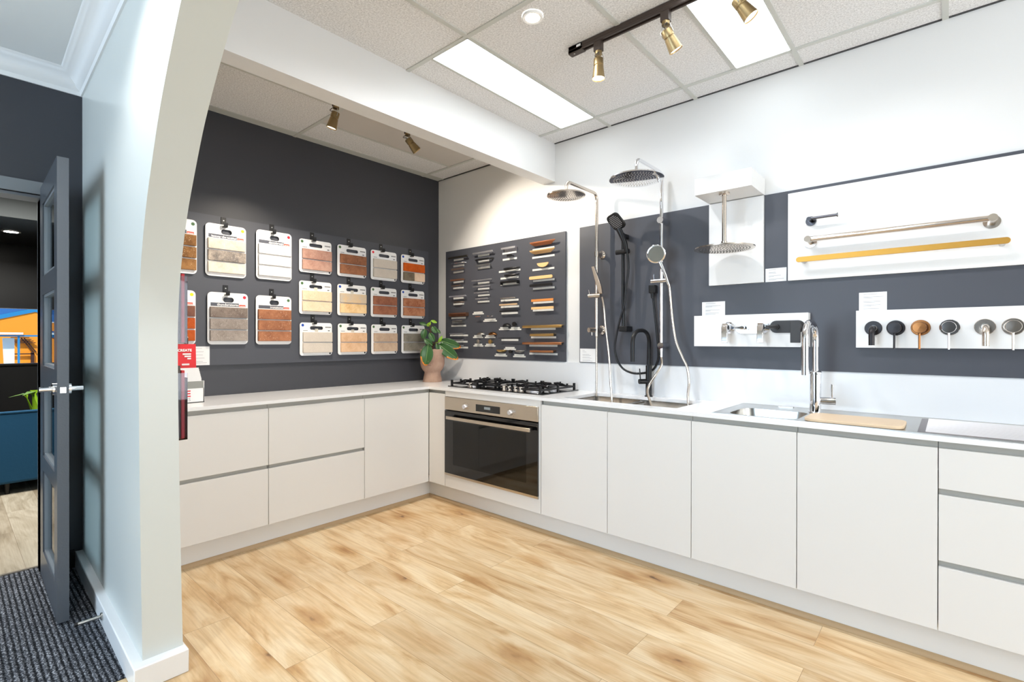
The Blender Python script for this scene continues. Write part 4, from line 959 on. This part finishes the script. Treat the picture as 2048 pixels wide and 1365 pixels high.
# matte black handset on its own rail
s2 = thing('hand_shower', 'matte black hand shower on a black sliding rail', 'shower', (2.0, -.05, 1.33))
MB().cyl((2.008, -.075, 1.335), (2.003, -.075, 2.0), .011, 16).build('rail', 'matte_black', s2)
MB().box(1.985, 2.045, -.10, -.018, 1.33, 1.366).build('rail_bracket', 'matte_black', s2, bevel=.004)
MB().box(1.988, 2.018, -.09, -.018, 1.965, 1.995).build('rail_bracket', 'matte_black', s2, bevel=.004)
MB().cyl((1.965, -.098, 1.868), (2.06, -.098, 1.868), .016, 18).build('slider', 'matte_black', s2)
m_ = MB(); m_.tube([(2.05, -.11, 1.86), (2.045, -.125, 1.92), (2.025, -.145, 1.985), (2.012, -.15, 2.015)], [.013, .016, .019, .02], 12); m_.build('handle', 'matte_black', s2)
hc = Vector((1.998, -.165, 2.058)); A = Vector((-.12, -.62, -.55)).normalized(); U = (Vector((-.25, -.12, 1))-A*A.dot(Vector((-.25, -.12, 1)))).normalized(); Wv = A.cross(U)
pts = [hc + Wv*a + U*b_ for a, b_ in rrect(-.055, .055, -.06, .06, .03)]
MB().prism(pts, tuple(A*-.014)).build('spray_head', 'matte_black', s2, bevel=.003)
m_ = MB()
for i in range(-4, 5):
    for j in range(-4, 5):
        if abs(i)+abs(j) < 7: m_.lathe(hc+A*.0008+Wv*i*.0098+U*j*.0108, A, [(.0024, 0), (.0018, .0012), (0, .0012)], 6)
m_.build('nozzles', 'silver', s2)
hs = [(2.052, -.105, 1.862), (2.053, -.09, 1.75), (2.034, -.09, 1.63), (2.022, -.09, 1.51), (1.99, -.09, 1.41), (1.967, -.09, 1.326), (1.950, -.09, 1.22), (1.966, -.085, 1.138), (2.004, -.08, 1.082), (2.058, -.075, 1.055), (2.12, -.07, 1.05), (2.185, -.022, 1.068), (2.228, -.022, 1.129), (2.238, -.03, 1.21), (2.229, -.04, 1.339), (2.214, -.045, 1.50), (2.205, -.05, 1.585)]
MB().tube(bez(hs, 6), .0072, 10).build('hose', 'matte_black', s2)
oe = thing('hose_outlet', 'matte black wall elbow feeding the black shower hose', 'hose outlet', (2.205, -.0172, 1.59))
MB().box(2.182, 2.228, -.062, -.0172, 1.58, 1.634).build('elbow', 'matte_black', oe, bevel=.006); MB().cyl((2.205, -.05, 1.585), (2.207, -.05, 1.548), .011, 14).build('hose_nut', 'matte_black', oe)
# chrome rail shower
x2s, yC = 2.291, -.10
s3 = thing('rail_shower', 'polished chrome rail shower with the widest round rain head', 'shower', (x2s, -.05, 1.2))
MB().tube(fillet([(x2s, yC, 1.20), (x2s, yC, 2.338), (x2s, -.44, 2.338), (x2s, -.44, 2.24)], .05, 10), .0115, 14).build('riser_pipe', 'chrome', s3)
MB().cyl((x2s, -.44, 2.27), (x2s, -.44, 2.225), .016, 18).build('head_joint', 'chrome', s3)
disc(s3, 'rain_head', (x2s, -.44, 2.214), (0, 0, 1), .157, .009, 'chrome', True, 'steel')
MB().cyl((x2s, -.0172, 2.035), (x2s, -.125, 2.035), .021, 24).build('wall_bracket', 'chrome', s3)
MB().cyl((x2s-.058, yC-.022, 1.648), (x2s+.045, yC-.022, 1.648), .014, 20).build('slider', 'chrome', s3)
MB().cyl((x2s-.045, yC-.022, 1.66), (x2s-.045, yC-.022, 1.695), .003, 8).build('slider_pin', 'chrome', s3)
MB().tube([(x2s+.062, -.135, 1.62), (x2s+.048, -.15, 1.68), (x2s+.020, -.165, 1.76)], [.008, .010, .013], 14).build('handset_grip', 'chrome', s3)
hc = Vector((x2s-.002, -.175, 1.812)); A = Vector((.30, -.78, -.22)).normalized()
MB().lathe(hc, A, [(0, -.022), (.04, -.020), (.056, -.006), (.058, .004), (.053, .007), (0, .006)], 36).build('handset_head', 'chrome', s3)
MB().lathe(hc+A*.0072, A, [(.049, 0), (.030, .0006), (0, .0006)], 30).build('spray_face', 'spray_grey', s3)
MB().cyl((x2s, -.0172, 1.238), (x2s, -.118, 1.238), .020, 24).build('wall_bracket', 'chrome', s3)
MB().cyl((x2s, yC, 1.20), (x2s, yC, 1.165), .010, 14).build('hose_nut', 'chrome', s3)
MB().tube(bez([(2.352, -.13, 1.63), (2.358, -.12, 1.56), (2.373, -.12, 1.399), (2.396, -.12, 1.264), (2.437, -.12, 1.167), (2.466, -.12, 1.107), (2.478, -.12, 1.016), (2.472, -.12, .939), (2.476, -.125, .86), (2.478, -.14, .75)], 6), .008, 10).build('handset_hose', 'nickel', s3)
MB().tube(bez([(x2s, yC, 1.17), (2.300, -.115, 1.117), (2.272, -.14, 1.053), (2.233, -.15, .987), (2.231, -.17, .939), (2.262, -.19, .88), (2.31, -.21, .80), (2.34, -.23, .72)], 6), .008, 10).build('lower_hose', 'nickel', s3)
# ceiling arm shower on its white bracket
bx_ = thing('shower_display', 'white bracket panel and box carrying a ceiling rain shower', 'display stand', (2.72, -.03, 1.604))
MB().box(2.566, 2.873, -.035, -.0172, 1.604, 2.10).build('back_panel', 'board_white', bx_, bevel=.001)
MB().box(2.566, 2.873, -.265, -.001, 2.104, 2.20).build('overhang_box', 'board_white', bx_, bevel=.001)
s4 = thing('ceiling_shower', 'brushed nickel rain shower hanging from the white box', 'shower', (2.716, -.215, 1.78))
MB().lathe((2.716, -.215, 2.1035), (0, 0, -1), [(.029, 0), (.029, .011), (.026, .013), (.0, .013)], 28).build('ceiling_flange', 'nickel', s4)
MB().cyl((2.716, -.215, 2.095), (2.716, -.215, 1.80), .012, 18).build('drop_arm', 'nickel', s4); MB().cyl((2.716, -.215, 1.83), (2.716, -.215, 1.798), .016, 18).build('head_joint', 'nickel', s4)
disc(s4, 'rain_head', (2.716, -.215, 1.786), (0, 0, 1), .160, .008, 'nickel')
# towel rails
tag(MB().box(2.998, 4.12, -.035, -.0172, 1.602, 2.083).build('mounting_board', 'board_white', bevel=.001), 'large white panel holding the towel rails', 'display panel')
pf = -.0352
tr = thing('toilet_roll_holder', 'gunmetal toilet roll holder at the top of the white panel', 'toilet roll holder', (3.11, pf, 1.915))
mat('gunmetal', (96, 94, 98), .2, 1)
MB().lathe((3.110, pf, 1.913), (0, -1, 0), [(.025, 0), (.025, .008), (0, .008)], 28).build('rose', 'gunmetal', tr); MB().cyl((3.110, pf-.008, 1.915), (3.110, -.10, 1.915), .011, 16).build('post', 'gunmetal', tr)
MB().cyl((3.105, -.09, 1.918), (3.236, -.09, 1.918), .007, 14).build('arm', 'gunmetal', tr); MB().cyl((3.236, -.09, 1.918), (3.240, -.09, 1.918), .011, 16).build('end_stop', 'gunmetal', tr)
tw = thing('towel_rail', 'round brushed nickel towel rail with disc mounts, middle of the white panel', 'towel rail', (3.46, pf, 1.80))
for x in (3.108, 3.812):
    MB().lathe((x, pf, 1.801), (0, -1, 0), [(.030, 0), (.030, .008), (0, .008)], 28).build('rose', 'nickel', tw); MB().cyl((x, pf-.008, 1.801), (x, -.118, 1.807), .0165, 20).build('post', 'nickel', tw)
MB().cyl((3.108, -.100, 1.807), (3.812, -.100, 1.807), .0135, 20).build('rail', 'nickel', tw)
tg = thing('towel_rail', 'flat brushed brass towel rail, lowest on the white panel', 'towel rail', (3.46, pf, 1.70))
for x in (3.078, 3.845): MB().cyl((x, pf, 1.700), (x, -.098, 1.702), .012, 18).build('post', 'steel', tg)
MB().prism([(a, -.098, b_) for a, b_ in rrect(3.052, 3.868, 1.6895, 1.7175, .0135)], (0, -.007, 0)).build('rail', 'gold', tg, bevel=.001)
# lever mixers
tag(MB().box(2.489, 3.104, -.07, -.0172, 1.235, 1.421).build('display_block', 'board_white', bevel=.001), 'white block with three lever mixers', 'display block')
pf = -.0702
def lever(name, lab, xm, z, m_name, w_=.017, drop=.088, plate=None, spx=None, slab_=False):
    t_ = thing(name, lab, 'tap', (xm, pf, z))
    if plate:
        MB().prism([(a, pf, b_) for a, b_ in rrect(plate[0], plate[1], z-.034, z+.034, .033)], (0, -.006, 0)).build('wall_plate', m_name, t_, bevel=.001)
        MB().cyl((spx, pf-.006, z), (spx, -.096, z), .014, 16).build('spout_base', m_name, t_)
        MB().tube([(spx, -.08, z), (spx-.008, -.15, z-.001), (spx-.014, -.225, z-.004)], [.012, .011, .008], 12).build('spout', m_name, t_)
    else: MB().lathe((xm, pf, z), (0, -1, 0), [(.034, 0), (.034, .006), (.026, .014), (0, .014)], 28).build('rose', m_name, t_)
    MB().cyl((xm, pf, z), (xm, -.125, z), .022, 24).build('cartridge_body', m_name, t_)
    if slab_: MB().prism([(xm-w_, -.128, z-drop), (xm+w_, -.128, z-drop), (xm+w_, -.128, z+.018), (xm+w_-.01, -.128, z+.028), (xm-w_, -.128, z+.028)], (0, -.010, 0)).build('lever', m_name, t_, bevel=.002)
    else: MB().prism([(xm+a, y, zz) for a, y, zz in ((-w_, -.112, z+.018), (-w_, -.135, z+.024), (-w_, -.150, z), (-w_*.8, -.158, z-drop), (-w_*.8, -.148, z-drop), (-w_, -.125, z-.02))], (2*w_*.95, 0, 0)).build('lever', m_name, t_, bevel=.003)
    return t_
lever('wall_mixer', 'chrome lever mixer alone at the left of the white block', 2.695, 1.345, 'chrome')
lever('wall_mixer_with_spout', 'chrome lever mixer and spout on one plate, middle of the block', 2.885, 1.345, 'chrome', plate=(2.735, 2.918), spx=2.778)
lever('wall_mixer_with_spout', 'matte black lever mixer and spout, right end of the block', 3.056, 1.347, 'dark_grey', plate=(2.917, 3.090), spx=2.953, slab_=True, w_=.024)
# round mixers and spouts
tag(MB().box(3.313, 4.22, -.05, -.0172, 1.235, 1.423).build('display_block', 'board_white', bevel=.001), 'long white block with round pin mixers and spouts', 'display block')
pf = -.0502; zz = 1.333
mat('black_satin', (52, 50, 52), .35, .6)
def spout(x, m_name, lab):
    t_ = thing('wall_spout', lab, 'tap', (x, pf, zz))
    MB().lathe((x, pf, zz), (0, -1, 0), [(.036, 0), (.036, .003), (.034, .005), (.016, .005)], 32).build('rose', m_name, t_)
    MB().tube(fillet([(x, pf-.002, zz), (x, -.125, zz), (x, -.125, zz-.085)], .04, 10), .0125, 18).build('spout', m_name, t_)
    return t_
def pin(x, m_name, lab):
    t_ = thing('wall_mixer', lab, 'tap', (x, pf, zz))
    MB().lathe((x, pf, zz), (0, -1, 0), [(.037, 0), (.037, .003), (.035, .005), (0, .005)], 32).build('rose', m_name, t_)
    MB().lathe((x-.003, pf-.005, zz), (0, -1, 0), [(.027, 0), (.027, .05), (.025, .053), (.0, .054)], 32).build('mixer_disc', m_name, t_)
    MB().cyl((x-.003, pf-.038, zz-.022), (x-.003, pf-.040, zz-.102), .0047, 12).build('pin_lever', m_name, t_)
spout(3.385, 'black_satin', 'matte black curved wall spout, first on the long white block')
pin(3.474, 'black_satin', 'matte black pin lever mixer with round face')
pin(3.568, 'copper_brushed', 'brushed copper pin lever mixer with round face')
pin(3.672, 'chrome', 'polished chrome pin lever mixer with round face')
spout(3.790, 'nickel', 'brushed nickel curved wall spout on the long white block')
pin(3.880, 'nickel', 'brushed nickel pin lever mixer at the right edge')

# ================================================================ POT PLANT
PC = Vector((.205, -.245, .9005))
pp = thing('potted_plant', 'leafy green plant in a clay face pot on the corner of the worktop', 'plant', tuple(PC))
MB().lathe(tuple(PC), (0, 0, 1), [(0, 0), (.083, 0), (.084, .004), (.080, .03), (.070, .078), (.071, .088), (.086, .104), (.100, .130), (.107, .160), (.108, .285), (.104, .289), (.100, .285), (.099, .25), (0, .25)], 56).build('pot', 'pot_clay', pp)
fd = Vector((.56, -.83, 0)).normalized(); fs = Vector((0, 0, 1)).cross(fd)
def onpot(a, z, r): return PC + (fd*math.cos(a)+fs*math.sin(a))*r + Vector((0, 0, z))
MB().tube([onpot(0, .250, .106), onpot(0, .215, .110), onpot(0, .185, .118), onpot(0, .172, .112)], [.006, .008, .012, .006], 12).build('nose', 'pot_clay', pp)
for sg in (-1, 1): MB().tube([onpot(0, .255, .106), onpot(sg*.25, .272, .107), onpot(sg*.7, .262, .1065)], [.006, .006, .002], 8).build('brow', 'pot_clay', pp)
for dz, w_ in ((.152, .006), (.143, .007)): MB().tube([onpot(-.28, dz-.001, .100), onpot(-.12, dz+.002, .106), onpot(0, dz, .107), onpot(.12, dz+.002, .106), onpot(.28, dz-.001, .100)], [.001, w_*.8, w_*.7, w_*.8, .001], 8).build('lip', 'pot_clay', pp)
MB().lathe(tuple(PC+Vector((0, 0, .27))), (0, 0, 1), [(0, .004), (.06, .003), (.099, 0)], 24).build('soil', 'soil', pp)
base = PC+Vector((0, 0, .27)); top_ = Vector((.190, -.262, 1.40))
MB().tube(bez([base, base.lerp(top_, .35)+Vector((.012, .006, 0)), base.lerp(top_, .7)+Vector((.006, 0, 0)), top_], 5), [.007]*8+[.005]*8, 8).build('stem', 'stem', pp)
camv = Vector((3.67, -3.12, 1.27))
def leaf(b0, t0, w_, m_name='leaf', curl=.25, tips=False, root_=None, face=None):
    b0, t0 = Vector(b0), Vector(t0); d = t0-b0; L_ = d.length; d.normalize()
    nrm = (face or (camv-b0)).normalized(); nrm = (nrm-d*nrm.dot(d)).normalized(); s_ = d.cross(nrm)
    n, k2 = 12, 4; vs = []; fs_ = []
    for i in range(n+1):
        t = i/n; wd = w_*.5*(math.sin(math.pi*min(1, t*.92+.04))**.62)*(1-.35*t**4) if 0 < i < n else .0005
        for j in range(-k2, k2+1):
            q_ = j/k2; vs.append(b0+d*L_*t+s_*wd*q_+nrm*(curl*w_*(abs(q_)**1.5)*.5 - L_*.10*(2*t-1)**2 + .0015*math.sin(t*40)*abs(q_)))
    r = 2*k2+1
    fs_ = [(i*r+j, i*r+j+1, (i+1)*r+j+1, (i+1)*r+j) for i in range(n) for j in range(2*k2)]
    m_ = MB(); m_.add(vs, fs_, True)
    if tips:
        for q_ in range(len(m_.f)):
            i, j = divmod(q_, 2*k2)
            if i >= n-1 or (i >= n-2 and j >= 2*k2-2) or (i >= n-5 and j == 2*k2-1): m_.mi[q_] = 1
    lf = m_.build('leaf', [m_name, 'leaf_tip'], pp); lf.modifiers.new('solid', 'SOLIDIFY').thickness = .0008
    MB().tube([b0+d*L_*t+nrm*(.0016-L_*.10*(2*t-1)**2) for t in (.0, .2, .4, .6, .8, .95)], [.0022, .002, .0017, .0014, .001, .0005], 6).build('midrib', 'leaf_rib', lf)
    if root_ is not None: MB().tube(bez([root_, Vector(root_).lerp(b0, .5)+Vector((0, 0, .012)), b0+nrm*(-L_*.10)], 5), .0024, 6).build('leaf_stalk', 'leaf_young' if m_name == 'leaf_young' else 'stem', pp)
st = lambda f: tuple(base.lerp(top_, f))
leaf((.275, -.350, 1.232), (.262, -.372, 1.046), .112, tips=True, root_=st(.15))
leaf((.262, -.206, 1.268), (.405, -.085, 1.205), .088, tips=True, root_=st(.2))
leaf((.272, -.235, 1.235), (.412, -.125, 1.100), .105, tips=True, root_=st(.15))
leaf((.155, -.289, 1.370), (.140, -.301, 1.280), .060, root_=st(.7))
leaf((.168, -.277, 1.405), (.115, -.322, 1.426), .034, curl=.5, root_=st(.95))
leaf((.196, -.252, 1.445), (.235, -.218, 1.425), .026, 'leaf_young', root_=st(1.0))
leaf((.168, -.277, 1.395), (.194, -.254, 1.428), .030, 'leaf_young', root_=st(.95))
leaf((.216, -.260, 1.392), (.250, -.232, 1.332), .052, root_=st(.75))
leaf((.240, -.223, 1.368), (.262, -.200, 1.328), .026, root_=st(.7))
leaf((.202, -.280, 1.335), (.242, -.252, 1.256), .055, root_=st(.5))
leaf((.238, -.272, 1.222), (.178, -.318, 1.282), .055, root_=st(.3))
leaf((.269, -.256, 1.240), (.282, -.248, 1.176), .026, root_=st(.2))
leaf((.246, -.210, 1.248), (.272, -.188, 1.310), .026, 'leaf_young', root_=st(.2))

# ================================================================ CEILING LIGHTS
for x0, lab in ((1.580, 'long white ceiling light panel beside the boxed beam'), (2.775, 'white ceiling light panel behind the brass track spots')):
    c = thing('ceiling_light_panel', lab, 'ceiling light', (x0+.138, -.8, CH-.01), 'recessed ceiling light panels')
    MB().box(x0+.002, x0+.272, -1.386, -.207, CH-.005, CH-.002).build('diffuser', 'diffuser', c)
    MB().box(x0-.001, x0+.276, -1.39, -1.383, CH-.007, CH-.001).box(x0-.001, x0+.276, -.210, -.203, CH-.007, CH-.001).box(x0-.001, x0+.003, -1.39, -.203, CH-.007, CH-.001).box(x0+.271, x0+.276, -1.39, -.203, CH-.007, CH-.001).build('frame', 'tee', c)
dl = thing('downlight', 'small bright round downlight in the kitchen ceiling tile', 'ceiling light', (2.203, -1.299, CH-.012))
MB().lathe((2.203, -1.299, CH-.010), (0, 0, 1), [(0, 0), (.034, 0)], 28).build('lamp_face', 'downlight_face', dl)
MB().lathe((2.203, -1.299, CH-.0105), (0, 0, 1), [(.034, 0), (.046, -.002), (.048, .001), (.048, .0095)], 32).build('trim_ring', 'trim_white', dl)
lamp('downlight_beam', 'SPOT', (2.203, -1.299, CH-.03), 20, (.97, .98, 1.0), aim=(2.203, -1.299, 0), spot_size=R(170), spot_blend=.3, shadow_soft_size=.03)
def track(lab, a, b_, ends):
    t_ = thing('lighting_track', lab, 'light track', ((a[0]+b_[0])/2, (a[1]+b_[1])/2, 2.75), 'dark ceiling tracks')
    x0, x1 = sorted((a[0], b_[0])); y0, y1 = sorted((a[1], b_[1])); h = .0175
    hx, hy_ = (0, h) if x1-x0 > .1 else (h, 0)
    MB().box(x0-hx, x1+hx, y0-hy_, y1+hy_, 2.768, CH-.002).build('rail', 'track_brown', t_, bevel=.002)
    MB().box(x0-hx, x1+hx, y0-hy_, y0-hy_*.45, 2.755, 2.768).build('rail_lip', 'track_brown', t_) if hy_ else MB().box(x0-hx, x0-hx*.45, y0, y1, 2.755, 2.768).build('rail_lip', 'track_brown', t_)
    MB().box(x0-hx, x1+hx, y1+hy_*.45, y1+hy_, 2.755, 2.768).build('rail_lip', 'track_brown', t_) if hy_ else MB().box(x1+hx*.45, x1+hx, y0, y1, 2.755, 2.768).build('rail_lip', 'track_brown', t_)
    if hy_: MB().box(x0, x0+.085, y0-h, y0+h, 2.75, 2.788).build('feed_end', 'track_brown', t_, bevel=.002); MB().box(x0+.05, x0+.075, y0-h-.0008, y0-h, 2.771, 2.782).build('sticker', 'card', t_); MB().cyl((x0+.03, y0-.005, 2.7495), (x0+.03, y0-.005, 2.751), .004, 10).build('screw', 'steel', t_)
track('dark brown ceiling track carrying the brass spots by the light panel', (2.185, -.965), (4.3, -.965), 0)
track('dark ceiling track hidden behind the boxed beam', (.83, -2.3), (.83, -.5), 1)
def spot(x, y, d, lab, energy, col, size=62, bright=False):
    z = 2.755; s_ = thing('track_spotlight', lab, 'spotlight', (x, y, z), 'brass track spotlights')
    MB().box(x-.02, x+.02, y-.016, y+.016, z-.045, z+.012).build('adapter', 'track_brown', s_, bevel=.002)
    MB().cyl((x, y, z-.044), (x, y, z-.060), .018, 22).build('swivel_cap', 'spot_brass', s_)
    D = Vector(d).normalized(); P0 = Vector((x, y, z-.080)); P1 = P0+D*.100; Nn = D.cross(Vector((1, .0, 0))).normalized() if abs(D.x) < .5 else D.cross(Vector((0, 1, 0))).normalized(); Sx = D.cross(Nn).normalized()
    MB().lathe(P0, D, [(0, 0), (.022, 0), (.024, .003), (.0245, .034), (.022, .036), (.022, .039), (.0245, .041), (.0315, .100), (.0305, .101), (.029, .096)], 32).build('lamp_head', 'spot_brass', s_)
    MB().lathe(P0+D*.095, D, [(0, 0), (.029, 0)], 28).build('lamp_face', 'lamp_face', s_)
    for sg in (-1, 1): MB().tube([Vector((x, y, z-.055))+Sx*sg*.017, P0+Sx*sg*.027, P0+D*.024+Sx*sg*.027], .0018, 6).build('yoke', 'steel', s_)
    MB().tube(bez([(x, y, z-.060), (x+.02, y-.03, z-.068), (x+.005, y-.042, z-.085), (x, y-.012, z-.078), tuple(P0)], 5), .0018, 6).build('cable', 'bronze_dark', s_)
    Lp = P1+D*.012
    lamp('spot_beam', 'SPOT', tuple(Lp), energy, col, aim=tuple(Lp+D), spot_size=R(size), spot_blend=.75, shadow_soft_size=.018)
W1 = (.96, .98, 1.0)
spot(2.355, -.965, (0, .0, -1), 'brass track spot pointing straight down, nearest the track end', 18, W1, 100)
spot(2.706, -.965, (.30, .42, -.85), 'brass track spot tilted to the right below the dark track', 14, W1, 80)
spot(3.010, -.965, (.50, .22, -.80), 'brass track spot with its lit face showing, before the light panel', 10, W1, 90)
lamp('spot_beam', 'SPOT', (3.45, -.965, 2.6), 8, W1, aim=(3.5, 0, 1.6), spot_size=R(90), spot_blend=.75, shadow_soft_size=.018)
W2 = (1.0, .89, .74)
spot(.83, -1.525, (-.27, -.15, -.95), 'brass spot peeping below the beam, left one', 78, W2, 105)
spot(.83, -.985, (.22, .60, -.7), 'brass spot peeping below the beam, right one', 58, W2, 110)
lamp('hall_downlight', 'SPOT', (1.7, -3.05, 2.70), 40, (.97, .99, 1.0), aim=(1.5, -2.9, 0), spot_size=R(130), spot_blend=.7, shadow_soft_size=.04)
lamp('back_room_light', 'AREA', (-1.5, -2.9, 2.6), 85, (1.0, .97, .9), aim=(-1.5, -2.9, 0), size=1.2)
